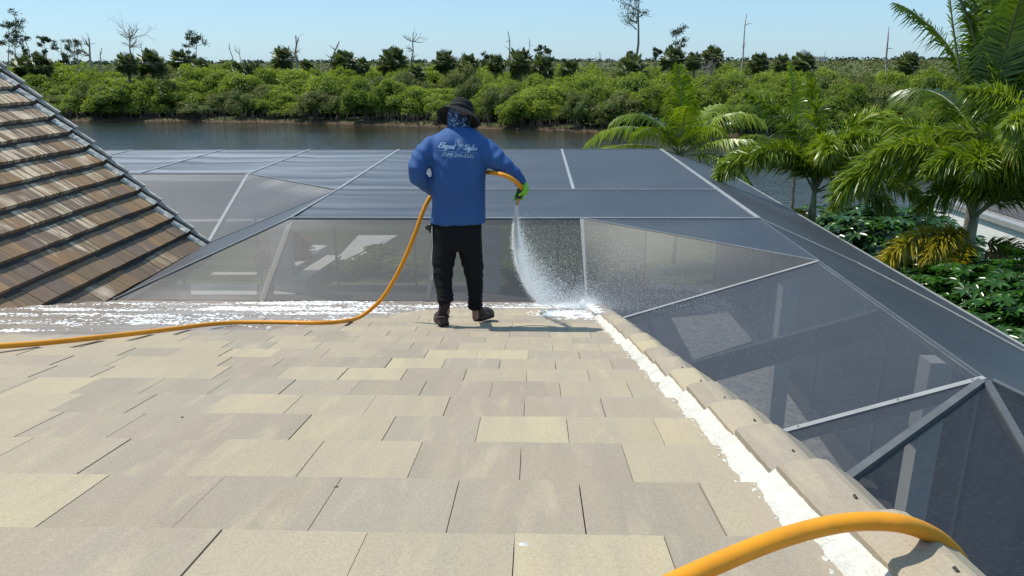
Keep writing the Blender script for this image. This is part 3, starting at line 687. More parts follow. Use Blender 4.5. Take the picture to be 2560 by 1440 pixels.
# front row by the water and rows behind; described by neighbours and shade
side = lambda px: ('beside the brown roof' if px < 420 else 'left of the person' if px < 1050 else 'behind the person' if px < 1260 else 'right of the person' if px < 1700 else 'behind the near palms')
def bush_label(kind, px, row, i):
    return '%s %s bush %s' % (kind, ('waterside', 'second-row', 'rear')[row], side(px))
rows = [  # (row, y distance behind the shoreline, top py range, width px, step)
    (0, .3, (190, 252), (80, 160), 54), (1, 6, (170, 218), (95, 180), 64), (2, 15, (160, 192), (95, 170), 68), (2, 32, (157, 176), (85, 150), 66), (2, 54, (154, 166), (75, 130), 66)]
for row, dy, tp, wp, step in rows:
    px = -60 + R.uniform(0, 40)
    while px < 2640:
        # find Y on the shoreline for this pixel column
        Y = 90.0
        for _ in range(6):
            X = (px - 1280) / 1862 * Y * 1.03; Y = bank_y(X)
        shift = max(0, (Y < 85) * (88 - Y) * .9)
        dY = dy + R.uniform(-1, 2.2) + (1.2 if row == 0 else 0)
        scr = R.random() < (.16 if px < 1450 else .38) or (330 < px < 420 and row)
        tpy = R.uniform(*tp) + shift * (.8 if row == 0 else .5)
        kind = 'dull olive' if scr else 'bright yellow-green'
        place_bush(px, tpy, Y + dY + R.uniform(*wp) / 1862 * Y * .35, R.uniform(*wp), scrubs if scr else bushes, 'mangrove_bush', bush_label(kind, px, row, nB), 'bush', '%s %s bushes %s' % (kind, ('waterside', 'second-row', 'rear')[row], side(px)))
        nB += 1; px += step * R.uniform(.75, 1.25)
print('BUSHES', nB)
# roots, dead brush and grass tufts in the shade along the waterline
b = MB()
for i in range(1500):
    x = R.uniform(-75, 60); y = bank_y(x) + R.uniform(.2, 2.4); h = R.uniform(.5, 1.8); a = R.uniform(-1, 1)
    b.tube([(x, y, ZW + .1), (x + a * .4, y - R.uniform(0, .5), ZW + h * .6), (x + a * .7, y - R.uniform(-.5, .8), ZW + h)], [.04, .03, .012], 3, False)
b.build('root_tangle', M['twig'], kind='stuff')
# far scrub plain beyond the bank
def far_scrub():
    r = np.random.default_rng(5); n = 2600; Y = 125 * np.exp(r.uniform(0, 1, n) * math.log(2600 / 125)); X = r.uniform(-.85, .85, n) * Y
    sz = r.uniform(1.4, 3.4, n) * (1 + Y / 1200); hz = r.uniform(1.5, 4.2, n) * np.where(r.uniform(size=n) < .06, 1.5, 1)
    per = 42; N_ = n * per; idx = np.repeat(np.arange(n), per)
    d = rdir(N_, r); d[:, 2] = np.abs(d[:, 2]); p = np.stack([X[idx] + d[:, 0] * sz[idx], Y[idx] + d[:, 1] * sz[idx], ZW + .6 + d[:, 2] * hz[idx] * .9], 1)
    ls = np.clip(Y[idx] * .0028, .5, 4) * r.uniform(.7, 1.5, N_)
    V, Fq = leaf_out(p, d + rdir(N_, r) * .7 + np.array([0, 0, .4]), ls, ls * .7, r)
    t = np.repeat(np.clip(r.uniform(0, 1, n)[idx] * .6 + r.uniform(0, .5, N_), 0, 1), 4)
    link('far_scrub', np_mesh('far_scrub', V, Fq, M['scrub'], t), kind='stuff')
far_scrub()
def tree_line():
    r = np.random.default_rng(8); n = 700; X = r.uniform(-2400, 2400, n); Y = r.uniform(2500, 3200, n); per = 24; idx = np.repeat(np.arange(n), per); N_ = n * per
    d = rdir(N_, r); d[:, 2] = np.abs(d[:, 2]); h = r.uniform(6, 13, n)
    p = np.stack([X[idx] + d[:, 0] * 9, Y[idx] + d[:, 1] * 6, ZW + d[:, 2] * h[idx]], 1); ls = r.uniform(4, 8, N_)
    V, Fq = leaf_quads(p, d + rdir(N_, r), ls, ls * .7, r); link('distant_woods', np_mesh('distant_woods', V, Fq, M['pine'], np.repeat(r.uniform(0, 1, N_), 4)), kind='stuff')
tree_line()

# sabal palms
def fan_crown(seed, nl=95):
    r = random.Random(seed); V = []; Fc = []; T = []
    for i in range(nl):
        a = r.uniform(0, 6.283); e = r.uniform(-.95, 1.3); L = r.uniform(.75, 1.05)
        d = Vector((math.cos(a) * math.cos(e), math.sin(a) * math.cos(e), math.sin(e)))
        c = d * L * .5; side = d.cross(Vector((0, 0, 1))).normalized(); up = side.cross(d).normalized()
        t = r.uniform(.1, 1) if e > -.2 else r.uniform(0, .3)
        n = 15
        for j in range(n):
            an = (j / (n - 1) - .5) * 3.6; an2 = an + .16
            dr = d * math.cos(an) + side * math.sin(an); dr2 = d * math.cos(an + .1) + side * math.sin(an + .1)
            tip = c + dr * L * .48 * (1 - .12 * abs(an)) - Vector((0, 0, .16 * L)) * (.3 + abs(math.sin(an))) + up * .04
            o = len(V); V += [c[:], (c + dr * L * .32 + up * .03)[:], tip[:], (c + dr2 * L * .34 - up * .02)[:]]; Fc.append((o, o + 1, o + 2, o + 3)); T += [t] * 4
    return np_mesh('crown', np.array(V), np.array(Fc), M['sabal'], np.array(T))
fans = [fan_crown(i) for i in range(4)]
SAB = [(60, 168, 28, 112), (100, 168, 30, 108), (318, 162, 30, 112), (378, 160, 32, 110), (450, 155, 28, 125), (605, 195, 36, 106), (708, 148, 29, 118), (768, 168, 20, 128), (860, 160, 34, 108), (905, 165, 20, 120),
       (985, 160, 38, 106), (1112, 158, 30, 108), (1170, 163, 28, 106), (1240, 162, 24, 110), (1300, 160, 34, 104), (1355, 172, 32, 100), (1580, 178, 38, 92), (1682, 150, 30, 100), (1735, 155, 24, 105), (1782, 146, 28, 112),
       (1898, 160, 26, 110), (1955, 160, 22, 120), (2006, 166, 34, 100), (2270, 160, 26, 112), (2520, 165, 30, 110), (425, 240, 34, 97), (275, 238, 34, 98), (500, 170, 22, 118), (1425, 178, 26, 98), (640, 182, 22, 118), (1040, 190, 24, 100)]
PL = ['leftmost', 'second from the left', 'third from the left', 'fourth from the left', 'fifth from the left']
for i, (px, py, rp, Y) in enumerate(SAB):
    c = atY(px, py, Y); rr_ = rp / 1862 * Y * 1.22
    near = 'left of the leaning trunk' if px < 790 else 'right of the leaning trunk' if px < 1100 else 'above the person' if px < 1260 else 'left of the tall pine' if px < 1560 else 'right of the tall pine'
    size = 'large' if rp >= 30 else 'small' if rp < 25 else 'medium'
    o = thing('sabal_palm', '%s sabal palm on the far bank %s' % (size, near), 'palm', (c.x, Y, ZW + .4), 0, '%s sabal palms %s' % (size, near))
    k = link('crown', R.choice(fans), o, (0, 0, c.z - ZW - .4)); k.scale = (rr_, rr_, rr_ * R.uniform(.95, 1.15)); k.rotation_euler = (R.uniform(-.15, .15), R.uniform(-.15, .15), R.uniform(0, 6))
    b = MB(); hh = c.z - ZW - .4; b.tube([(0, 0, -.5), (R.uniform(-.2, .2), 0, hh * .5), (0, 0, hh)], [.22, .18, .2], 7); b.build('trunk', M['bark'], o)
SAB_LABELS_DONE = True

# dead trees (px base, py base, px top, py top, trunk px width, distance, branchiness, label)
DEAD = [(66, 148, 66, 80, 3, 150, 1, 'thin bare dead trunk just right of the leftmost pine'), (226, 170, 224, 95, 9, 118, 2, 'thick dead trunk with crooked branches bent to the left at its top'), (247, 150, 250, 120, 5, 125, 1, 'short broken dead trunk with a bent top beside the thick one'),
        (332, 155, 318, 72, 6, 130, 4, 'tall bare tree with a fine spreading crown of twigs at the left'), (350, 150, 349, 100, 2.5, 135, 2, 'thin bare sapling right of the tall spreading bare tree'), (576, 160, 574, 108, 4, 130, 1, 'slender dead trunk with upright tip beside the bare shrub'),
        (598, 165, 600, 118, 3, 128, 3, 'bare grey shrub with many upright twigs'), (741, 195, 742, 88, 9, 112, 2, 'dead trunk with a forked top above the round sabal palm'), (784, 208, 846, 103, 7, 108, 2, 'dead trunk leaning far to the right'),
        (1033, 178, 1029, 80, 6, 112, 3, 'dead tree with curled branches left of the person'), (1270, 162, 1268, 78, 6, 115, 1, 'straight dead trunk with a stub at its top right of the person'), (1320, 158, 1321, 92, 3, 125, 1, 'thin dead pole with short twigs between the straight trunk and small pines'),
        (1842, 160, 1870, 34, 5, 110, 1, 'tall tapering dead trunk leaning to the right'), (2212, 195, 2228, 68, 7, 98, 1, 'dead trunk with a broken side stub left of the coconut palm'), (2064, 168, 2066, 126, 2.5, 120, 1, 'small thin dead pole in front of the distant building'),
        (205, 165, 188, 118, 3, 112, 3, 'bare grey shrub arching left beside the thick dead trunk'), (1500, 160, 1497, 130, 2, 120, 2, 'tiny bare tree left of the tall pine'), (1755, 190, 1760, 152, 3, 96, 4, 'tangle of bare grey branches behind the nearest canal palm'), (2560, 210, 2557, 122, 4, 92, 1, 'thin dead trunk at the right edge of the far bank')]
for i, (bx, by, tx, ty, wpx, Y, br, lb) in enumerate(DEAD):
    p0 = atY(bx, by, Y); p0.z = ZW + .4; p1 = atY(tx, ty, Y); o = thing('dead_tree', lb, 'dead tree', p0)
    RR = random.Random(40 + i); d = p1 - p0; n = 9; pts = []; r0 = wpx / 1862 * Y / 2 * .9
    for j in range(n):
        t = j / (n - 1); pts.append(d * t + Vector((RR.gauss(0, .1) + .25 * math.sin(t * 5 + i), RR.gauss(0, .12), 0)) * (0 if j in (0,) else 1))
    b = MB(); b.tube(pts, [r0 * (1.15 - .75 * j / (n - 1)) for j in range(n)], 7); b.build('trunk', M['deadwood'], o, True)
    b = MB(); L = d.length
    nb_ = {1: 4, 2: 7, 3: 12, 4: 14}[br]
    for j in range(nb_):
        q = RR.uniform(.62, 1) if br < 4 else RR.uniform(.72, 1); pt = pts[0].lerp(pts[-1], q) if False else pts[min(n - 1, int(q * (n - 1)))]
        a = RR.uniform(0, 6.28); dv = Vector((math.cos(a), math.sin(a) * .6, RR.uniform(.1, .9)))
        bl = L * {1: .09, 2: .16, 3: .15, 4: .22}[br] * RR.uniform(.5, 1.1)
        branch(b, pt, dv, bl, r0 * .4, {1: 0, 2: 1, 3: 2, 4: 3}[br], RR, .5, .2, .5, None, 4, .3)
    b.build('branches', M['deadwood'], o, True)
# slash pines: (px, base py, top py, crown half width px, distance, list label)
PINES = [(30, 150, 42, 30, 150, .55, 'tall leafy pine at the far left edge'), (12, 150, 70, 22, 155, .5, 'shorter pine left of the tall leftmost one'), (50, 150, 95, 18, 150, .45, 'small pine under the tall leftmost one'), (105, 150, 97, 14, 170, .6, 'narrow pine between the leftmost pines and the pair of small pines'),
         (148, 152, 104, 20, 175, .5, 'left one of the pair of small pale pines'), (180, 152, 102, 22, 175, .5, 'right one of the pair of small pale pines'), (466, 158, 90, 20, 140, .45, 'pine with dark rounded crown above the sabal palm'), (482, 158, 96, 26, 138, .5, 'forked pine with a branch reaching right'),
         (1345, 158, 114, 14, 130, .6, 'small pine right of the thin dead pole'), (1370, 158, 130, 20, 132, .5, 'low pine beside the small pine right of the dead pole'), (1578, 160, -12, 52, 112, .32, 'tall pine reaching past the top of the frame'), (1688, 165, 78, 26, 118, .4, 'pine with a rounded crown right of the tall pine'),
         (1636, 160, 120, 10, 120, .5, 'tiny pine between the tall pine and the rounded one'), (1562, 165, 128, 14, 130, .6, 'small pine at the foot of the tall pine'), (1210, 165, 140, 20, 150, .6, 'low distant pine just right of the person')]
def needle_mass(pts, r, per, s, seed):
    rr2 = np.random.default_rng(seed); n = len(pts) * per
    c = np.repeat(np.array([p[:] for p in pts]), per, 0) + rr2.normal(size=(n, 3)) * r * np.array([1, 1, .62]); d = rdir(n, rr2) + np.array([0, 0, .4])
    L = rr2.uniform(.7, 1.4, n) * s; V, Fq = leaf_quads(c, d, L, L * .38, rr2); return V, Fq, np.repeat(rr2.uniform(0, 1, n), 4)
for i, (px, by, ty, hw, Y, cf, lb) in enumerate(PINES):
    p0 = atY(px, by, Y); p0.z = ZW + .4; p1 = atY(px + (6 if i != 10 else 26), ty, Y); o = thing('pine_tree', lb, 'pine', p0); RR = random.Random(80 + i)
    d = p1 - p0; L = d.length; n = 8; pts = [d * (j / (n - 1)) + Vector((.02 * L * math.sin(j * 1.1 + i), 0, 0)) * (j > 0) for j in range(n)]
    r0 = (.16 if i != 10 else .30) * (1 if L > 8 else .6)
    b = MB(); b.tube(pts, [r0 * (1 - .8 * j / (n - 1)) for j in range(n)], 7); b.build('trunk', M['bark'], o, True)
    hwm = hw / 1862 * Y; b = MB(); ends = []
    for j in range(9 if i != 10 else 11):
        q = 1 - cf * RR.uniform(0, 1) ** 1.2; pt = pts[0].lerp(pts[-1], q); a = RR.uniform(0, 6.28) if i != 10 else (math.pi + RR.gauss(0, .7) if RR.random() < .8 else RR.uniform(0, 6.28))
        f = (.5 + .5 * (1 - abs(q - (1 - cf * .45)) / cf))
        branch(b, pt, (math.cos(a), math.sin(a), RR.uniform(.1, .5)), hwm * f * RR.uniform(.5, .9), r0 * .3, 1, RR, .5, .25, .5, ends, 3, .2)
    b.build('branches', M['bark'], o, True)
    V, Fq, T = needle_mass([e[0] for e in ends], hwm * .13, 26, max(.22, .0022 * Y), 300 + i)
    link('crown', np_mesh('crown', V, Fq, M['pine'], T), o)

# near palms ------------------------------------------------------
def frond(L, az, el, droop, mode='plume', ll=.34, n=230, mat='palm', seed=0, tint=.5, w=.028, curl=0.0, petiole=.16, sag=.5):
    r = np.random.default_rng(seed); K = 16; pts = []; p = Vector((0, 0, 0)); tans = []
    for i in range(K + 1):
        t = i / K; e = el - droop * (t ** 1.25); a = az + curl * t
        d = Vector((math.cos(a) * math.cos(e), math.sin(a) * math.cos(e), math.sin(e))); pts.append(p.copy()); tans.append(d); p = p + d * (L / K)
    P_ = np.array([q[:] for q in pts]); T_ = np.array([q[:] for q in tans])
    t = r.uniform(petiole, 1, n) if mode == 'plume' else np.repeat(np.linspace(petiole, .99, n // 2), 2) + r.normal(size=(n // 2) * 2) * .002
    t = np.clip(t, 0, .999); n = len(t); fi = t * K; i0 = fi.astype(int); fr = (fi - i0)[:, None]
    base = P_[i0] * (1 - fr) + P_[np.minimum(i0 + 1, K)] * fr; tg = T_[i0]
    up = np.array([0, 0, 1.0]); sd = np.cross(tg, up); sd /= np.linalg.norm(sd, axis=1)[:, None] + 1e-6; nn = np.cross(sd, tg)
    if mode == 'plume': ph = r.uniform(0, 2 * math.pi, n)
    else:
        sg = np.tile([1, -1], n // 2); ph = np.where(sg > 0, r.normal(.25, .12, n), math.pi - r.normal(.25, .12, n))
    radial = sd * np.cos(ph)[:, None] + nn * np.sin(ph)[:, None]
    fwd = (.60 if mode == 'plume' else .34) + (.5 if mode == 'plume' else .9) * t[:, None] ** 2.5 + r.normal(size=(n, 1)) * .08
    d0 = radial + tg * fwd; d0 /= np.linalg.norm(d0, axis=1)[:, None]
    prof = np.sin(np.clip((t - petiole) / (1 - petiole) * .86 + .14, 0, 1) * math.pi) ** .5
    prof = np.clip(prof, .35, 1); Ls = (ll * prof * r.uniform(.8, 1.15, n))[:, None]
    g = np.array([0, 0, -1.0])
    m = base + d0 * Ls * .52 + g * Ls * sag * .10; tip = base + d0 * Ls * .95 + g * Ls * sag * (.35 + .55 * r.uniform(0, 1, (n, 1)))
    wd = np.cross(d0, radial if mode != 'plume' else rdir(n, r)); 
    if mode != 'plume': wd = tg * .8 + nn * .5
    wd /= np.linalg.norm(wd, axis=1)[:, None] + 1e-6; W = w * r.uniform(.8, 1.2, (n, 1))
    V = np.stack([base - wd * W * .35, base + wd * W * .35, m + wd * W * .5, m - wd * W * .5, tip], 1).reshape(-1, 3)
    o = np.arange(n)[:, None] * 5; Tq = np.concatenate([o + [0, 1, 2], o + [0, 2, 3], o + [3, 2, 4]]).reshape(-1, 3)
    tt = np.repeat(np.clip(tint + r.normal(size=n) * .2, 0, 1), 5)
    # rachis
    b = MB(); b.tube(pts, [.022 * (1 - .85 * i / K) * (L / 2.3) + .003 for i in range(K + 1)], 5); rv = np.array([q for q in b.v]); rf = []
    for f in b.f:
        for k in range(1, len(f) - 1): rf.append((f[0], f[k], f[k + 1]))
    rf = np.array(rf) + len(V); V = np.concatenate([V, rv]); Q = np.concatenate([Tq, rf]); mi = np.concatenate([np.zeros(len(Tq)), np.ones(len(rf))])
    return np_mesh('frond', V, Q, [M[mat], M['stem']], np.concatenate([tt, np.full(len(rv), .5)]), matidx=mi)
def near_palm(px, py, Y, lb, fr, name='foxtail_palm', group=None, tr=.1, cat='palm', shaft=.9):
    c = atY(px, py, Y); o = thing(name, lb, cat, (c.x, c.y, 0), 0, group)
    b = MB(); hz = c.z
    b.tube([(0, 0, -.1), (.03, 0, hz * .4), (0, 0, hz - shaft), (0, 0, hz - shaft * .6), (0, 0, hz)], [tr * 1.25, tr, tr * .95, tr * 1.1, tr * .5], 10)
    b.build('trunk', M['bark'], o, True)
    b = MB(); b.tube([(0, 0, hz - shaft * .8), (0, 0, hz - shaft * .4), (0, 0, hz + .1)], [tr * 1.12, tr * 1.05, tr * .4], 10); b.build('crownshaft', M['stem'], o, True)
    for i, f in enumerate(fr):
        z = hz + f.pop('dz', 0); k = link('frond', frond(seed=hash((int(px), i)) % 9999, **f), o, (0, 0, z))
    return o
A_ = rad
def FX(az, el, droop, L=2.5, n=820, ll=.5, tint=.5, mat='palm', dz=0, w=.022, sag=.5): return dict(L=L, az=A_(az), el=A_(el), droop=A_(droop), n=n, ll=ll, tint=tint, mat=mat, dz=dz, w=w, sag=sag)
def FT(az, el, droop, L=2.7, n=130, ll=.62, tint=.55, mat='palm', dz=0, w=.05, sag=1.0, curl=0.0): return dict(L=L, az=A_(az), el=A_(el), droop=A_(droop), n=(int(n * .36) * 2 if mat != 'coco' else int(n * .4) * 2), ll=ll, tint=tint, mat=mat, dz=dz, w=w, sag=sag, mode='flat', curl=curl)
near_palm(2432, 548, 11.0, 'large foxtail palm with a plumed crown and yellow lower fronds at the right', [
    FX(173, 66, 150, 2.75, 1000, .52, .62), FX(180, 78, 120, 2.3, 760, .45, .7), FX(262, 88, 95, 1.75, 900, .46, .72, sag=.9), FX(235, 84, 120, 1.9, 760, .46, .6), FX(300, 84, 115, 1.9, 760, .46, .55), FX(110, 70, 110, 2.1, 500, .42, .4), FX(50, 62, 115, 2.2, 560, .42, .4), FX(2, 45, 105, 2.1, 640, .44, .45), FX(335, 60, 120, 2.1, 560, .44, .35), FX(145, 80, 90, 2.2, 560, .42, .65),
    FX(196, 18, 72, 1.75, 460, .36, .5, 'palm_y', -.30), FX(232, 2, 75, 1.45, 560, .34, .6, 'palm_y', -.36), FX(212, 25, 90, 1.3, 380, .34, .3, 'palm_y', -.3), FX(335, 5, 80, 1.5, 460, .36, .2, 'palm', -.36), FX(312, -12, 60, 1.5, 300, .3, .5, 'palm_b', -.4)], tr=.078)
near_palm(2036, 482, 14.0, 'foxtail palm beside the enclosure in front of the canal, second palm from the left', [
    FX(178, 62, 135, 2.4, 820, .46, .6, w=.026), FX(255, 84, 120, 1.9, 760, .46, .7, w=.026), FX(5, 68, 140, 2.9, 900, .5, .6, w=.026), FX(20, 80, 110, 2.6, 700, .46, .7, w=.026), FX(95, 88, 40, 2.3, 560, .42, .6, w=.026), FX(150, 80, 70, 2.4, 560, .42, .4, w=.026), FX(330, 40, 95, 2.0, 520, .42, .35, w=.026), FX(200, 72, 120, 2.0, 620, .42, .5, w=.026),
    FX(215, 0, 65, 1.35, 380, .34, .4, 'palm_y', -.32, .024), FX(45, 55, 105, 2.1, 460, .4, .3, w=.026), FX(300, 82, 90, 1.8, 560, .42, .6, w=.026), FX(350, 20, 80, 1.6, 380, .38, .2, w=.026)], tr=.072)
near_palm(1700, 390, 21.0, 'slender palm with arching feather fronds just behind the enclosure corner', [
    FT(174, 48, 105, 3.1, 150, .66, .8, sag=1.3), FT(190, 22, 62, 3.3, 150, .55, .75, sag=1.3), FT(100, 88, 22, 2.5, 150, .8, .6, sag=1.5), FT(12, 62, 105, 3.0, 150, .66, .75, sag=1.3), FT(352, 32, 70, 2.7, 140, .6, .55, sag=1.2), FT(332, 12, 85, 2.4, 130, .58, .35, sag=1.2),
    FT(262, 80, 85, 2.2, 140, .58, .85, sag=1.1), FT(40, 62, 75, 2.7, 140, .6, .9, sag=1.2), FT(145, 66, 110, 2.7, 140, .6, .45, sag=1.2), FT(182, 5, 70, 1.8, 100, .42, .4), FT(215, 60, 100, 2.2, 130, .55, .6, sag=1.2), FT(20, 40, 50, 2.9, 130, .55, .55, 'palm', sag=1.2), FT(300, 70, 110, 2.0, 120, .55, .5, sag=1.2)], 'feather_palm', tr=.055, shaft=.4)
near_palm(1990, 405, 24.0, 'feather palm with one browning frond behind the second foxtail palm', [
    FT(188, 30, 85, 2.6, 130, .6, .6, 'palm_b', sag=1.2), FT(150, 76, 85, 2.9, 140, .62, .4, sag=1.1), FT(60, 76, 70, 3.0, 140, .62, .6), FT(20, 52, 90, 2.8, 140, .6, .5), FT(250, 84, 45, 2.8, 140, .6, .5), FT(110, 86, 25, 3.2, 150, .6, .55), FT(170, 55, 95, 2.4, 120, .55, .45)], 'feather_palm', tr=.055, shaft=.4)
near_palm(2620, 480, 10.5, 'bright green plumed palm at the right edge of the picture', [
    FX(172, 80, 80, 2.1, 760, .46, .7, sag=.6), FX(215, 70, 95, 2.2, 760, .46, .65, sag=.8), FX(182, 48, 95, 2.1, 640, .44, .5), FX(150, 60, 100, 2.1, 520, .42, .4), FX(250, 45, 100, 2.0, 520, .42, .3), FX(300, 60, 90, 2.0, 400, .42, .4), FX(60, 60, 90, 2.0, 300, .42, .4), FX(160, 20, 80, 1.8, 520, .42, .3), FX(265, 85, 70, 1.9, 560, .42, .7)], tr=.085)
near_palm(2455, 395, 13.5, 'coconut palm with tall upright fronds rising out of the top right corner', [
    FT(150, 89, 20, 3.9, 300, .72, .5, 'coco', w=.036, sag=.5), FT(60, 84, 42, 4.2, 320, .85, .45, 'coco', w=.038, sag=.6), FT(12, 72, 38, 3.9, 300, .95, .45, 'coco', w=.038, sag=.7), FT(110, 82, 20, 3.8, 300, .8, .3, 'coco', w=.038, sag=.6), FT(40, 76, 60, 3.6, 280, .85, .35, 'coco', w=.038, sag=.8),
    FT(174, 66, -12, 3.3, 200, .36, .6, 'coco', w=.028, sag=.3), FT(130, 78, 55, 3.4, 280, .72, .35, 'coco', w=.036, sag=1.0), FT(245, 86, 50, 3.2, 280, .7, .65, 'coco', w=.036, sag=.9), FT(192, 42, 95, 2.6, 230, .5, .8, 'coco', w=.032, sag=1.3), FT(168, 84, 34, 3.7, 300, .7, .6, 'coco', w=.034, sag=.6), FT(235, 88, 22, 3.6, 300, .66, .45, 'coco', w=.034, sag=.6),
    FT(348, 60, 70, 3.3, 280, .75, .4, 'coco', w=.036, sag=1.2), FT(100, 55, 80, 2.9, 240, .7, .2, 'coco', w=.036, sag=1.2), FT(270, 89, 15, 3.2, 260, .5, .6, 'coco', w=.034, sag=.6), FT(20, 82, 20, 3.9, 300, .8, .6, 'coco', w=.036, sag=.6), FT(85, 88, 35, 4.3, 320, .8, .4, 'coco', w=.036, sag=.5), FT(320, 78, 50, 3.3, 280, .7, .5, 'coco', w=.036, sag=.9)], 'coconut_palm', tr=.12, shaft=.5)

# glossy shrubs along the enclosure's right side
def sheff_mesh(seed, nc=230):
    r = np.random.default_rng(seed); C = []; Dn = []; n = nc
    d = rdir(n, r); d[:, 2] = np.where(d[:, 2] < -.2, -d[:, 2], d[:, 2]); rad_ = r.uniform(.62, 1.0, (n, 1)); cc = d * rad_ * np.array([1, 1, .85]) + np.array([0, 0, .45]) + r.normal(size=(n, 3)) * .05
    ax = d * .6 + np.array([0, 0, .9]) + r.normal(size=(n, 3)) * .2; ax /= np.linalg.norm(ax, axis=1)[:, None]
    V = []; Q = []; T = []
    per = 8
    for k in range(per):
        an = 2 * math.pi * k / per; a = np.cross(ax, np.array([.3, .9, .1])); a /= np.linalg.norm(a, axis=1)[:, None]; b_ = np.cross(ax, a)
        rdl = a * math.cos(an) + b_ * math.sin(an); dd = rdl * .9 + ax * .25; L = .19 * r.uniform(.75, 1.2, (n, 1)); sdv = np.cross(dd, ax); sdv /= np.linalg.norm(sdv, axis=1)[:, None]
        W = .062; V.append(np.stack([cc, cc + dd * L * .5 + sdv * W * .5, cc + dd * L - ax * L * .25, cc + dd * L * .5 - sdv * W * .5], 1).reshape(-1, 3)); T.append(np.repeat(np.clip(r.normal(.5, .25, n), 0, 1), 4))
    V = np.concatenate(V); Q = np.arange(len(V)).reshape(-1, 4); T = np.concatenate(T)
    ico = bmesh.new(); bmesh.ops.create_icosphere(ico, subdivisions=2, radius=.66); iv = np.array([v.co[:] for v in ico.verts]) * np.array([1, 1, .85]) + np.array([0, 0, .42]); fi = np.array([[v.index for v in f.verts] for f in ico.faces]); ico.free()
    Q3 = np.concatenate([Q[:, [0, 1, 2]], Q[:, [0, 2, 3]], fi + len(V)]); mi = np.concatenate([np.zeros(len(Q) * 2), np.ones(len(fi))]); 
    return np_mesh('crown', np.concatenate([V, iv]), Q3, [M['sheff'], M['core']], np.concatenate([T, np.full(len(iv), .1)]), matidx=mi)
shf = [sheff_mesh(i, 250) for i in range(4)]
SH = [(2120, 535, 17.5, 1.6), (2200, 530, 16, 1.6), (2290, 520, 16.5, 1.5), (2130, 640, 14, 1.1), (2220, 650, 12.5, 1.1), (2320, 700, 10.5, 1.0), (2290, 640, 13, 1.2), (2400, 690, 9.8, 1.0), (2480, 700, 9.6, 1.0), (2560, 690, 9.2, 1.0), (2400, 770, 8.4, .85), (2480, 800, 7.8, .85), (2560, 800, 7.6, .9), (2540, 880, 6.9, .7), (2640, 860, 6.9, .8), (2050, 545, 20, 1.1), (2620, 640, 11, 1.3), (2440, 640, 12, 1.1), (2350, 600, 14.5, 1.2), (2450, 735, 8.9, .9), (2600, 740, 8.2, .9)]
for i, (px, py, Y, r_) in enumerate(SH):
    p = atY(px, py, Y)
    where = 'below the second foxtail palm' if px < 2180 and Y > 13 else 'under the large foxtail palm' if Y > 10 else 'against the enclosure edge at lower right'
    x_min = to_w(5.25 + r_ * .75, Y, 0).x
    o = thing('glossy_shrub', 'dark glossy shrub %s' % where, 'shrub', (max(p.x, x_min), Y, 0), R.uniform(0, 6), 'glossy shrubs ' + where)
    o2 = link('crown', R.choice(shf), o, (0, 0, max(.2, p.z - r_ * 1.2))); o2.scale = (r_, r_, r_ * R.uniform(.9, 1.1))
    b = MB()
    for j in range(4):
        a = R.uniform(0, 6.3); b.tube([(0, 0, -.05), (math.cos(a) * .2, math.sin(a) * .2, p.z * .5), (math.cos(a) * r_ * .5, math.sin(a) * r_ * .5, max(.5, p.z - .2))], [.04, .03, .015], 4)
    b.build('stems', M['bark'], o)
# garden shrubs seen through the mesh
def gshrub(px, py, mat, me, r_, lb, name, cat, zs=1):
    p = atZ(px, py, 0); o = thing(name, lb, cat, p); k = link('crown', me, o); k.scale = (r_, r_, r_ * zs)
    b = MB(); b.tube([(0, 0, -.05), (0, 0, r_ * .5)], [.04, .02], 5); b.build('stem', M['bark'], o)
redm = bush_mesh('crown', M['red'], 900, .12, 900, 8); hm = bush_mesh('crown', M['mangrove'], 1300, .11, 901, 10)
gshrub(722, 662, 'red', redm, 1.05, 'red-leaved shrub behind the mesh left of the garden path', 'red_shrub', 'shrub', .9)
for i, (px, py, r_, lb) in enumerate(((880, 690, .8, 'low green shrub behind the mesh beside the garden path, nearest the path'), (940, 678, .9, 'low green shrub behind the mesh left of the hose'), (1010, 690, .9, 'low green shrub behind the mesh just under the hose'), (955, 648, .8, 'small green shrub behind the mesh farther along the path'), (1300, 705, 1.0, 'low green shrub behind the mesh left of the spray'), (1400, 700, 1.0, 'low green shrub behind the spray'), (1560, 700, 1.0, 'low green shrub behind the mesh right of the spray'))):
    gshrub(px, py, 'g', hm, r_, lb, 'garden_shrub', 'shrub', .55)
# ------------------------------------------------------------------ person
def roofhit(px, py, lift=0.0):
    d = to_uv(ray(px, py)); t = (-H0 + lift) / (d.z + S * d.y); q = CAM + ray(px, py) * t
    return q
def cloth(name, fold=1.0, col=(.1, .1, .1), col2=None, rough=.8, fs=9.0, sheen=.0, vec=(1, 1, 1)):
    k = N(name); c = k.coord(sc=vec); f = k.noise(c, fs, 4, .55, .8); f2 = k.noise(k.coord(), 420, 2)
    cc = k.mix(k.mapr(f, .3, .7, 0, 1), col, col2 or tuple(x * .8 for x in col)); cc = k.mix(k.mapr(f2, .3, .7, 0, .18), cc, tuple(x * 1.5 for x in col))
    return k.end(k.pbr(cc, rough, .3, k.bump(f, .5 * fold, .02), **{'Sheen Weight': sheen}))
M['shirt'] = cloth('royal_blue_jersey', .8, (.030, .095, .27), (.024, .078, .23), .72, 5)
M['trous'] = cloth('black_jersey', 1.0, (.0045, .0045, .006), (.003, .003, .004), .85, 7, vec=(1, 1, 2.2))
M['hat'] = cloth('black_canvas', .5, (.012, .012, .012), None, .9, 14)
M['skin'] = m_plain('tanned_skin', (.35, .19, .12), .55, .4, 30, .12, .1, .002)
M['glove'] = m_plain('lime_green_rubber', (.20, .55, .03), .45, .5, 30, .2, .3, .004)
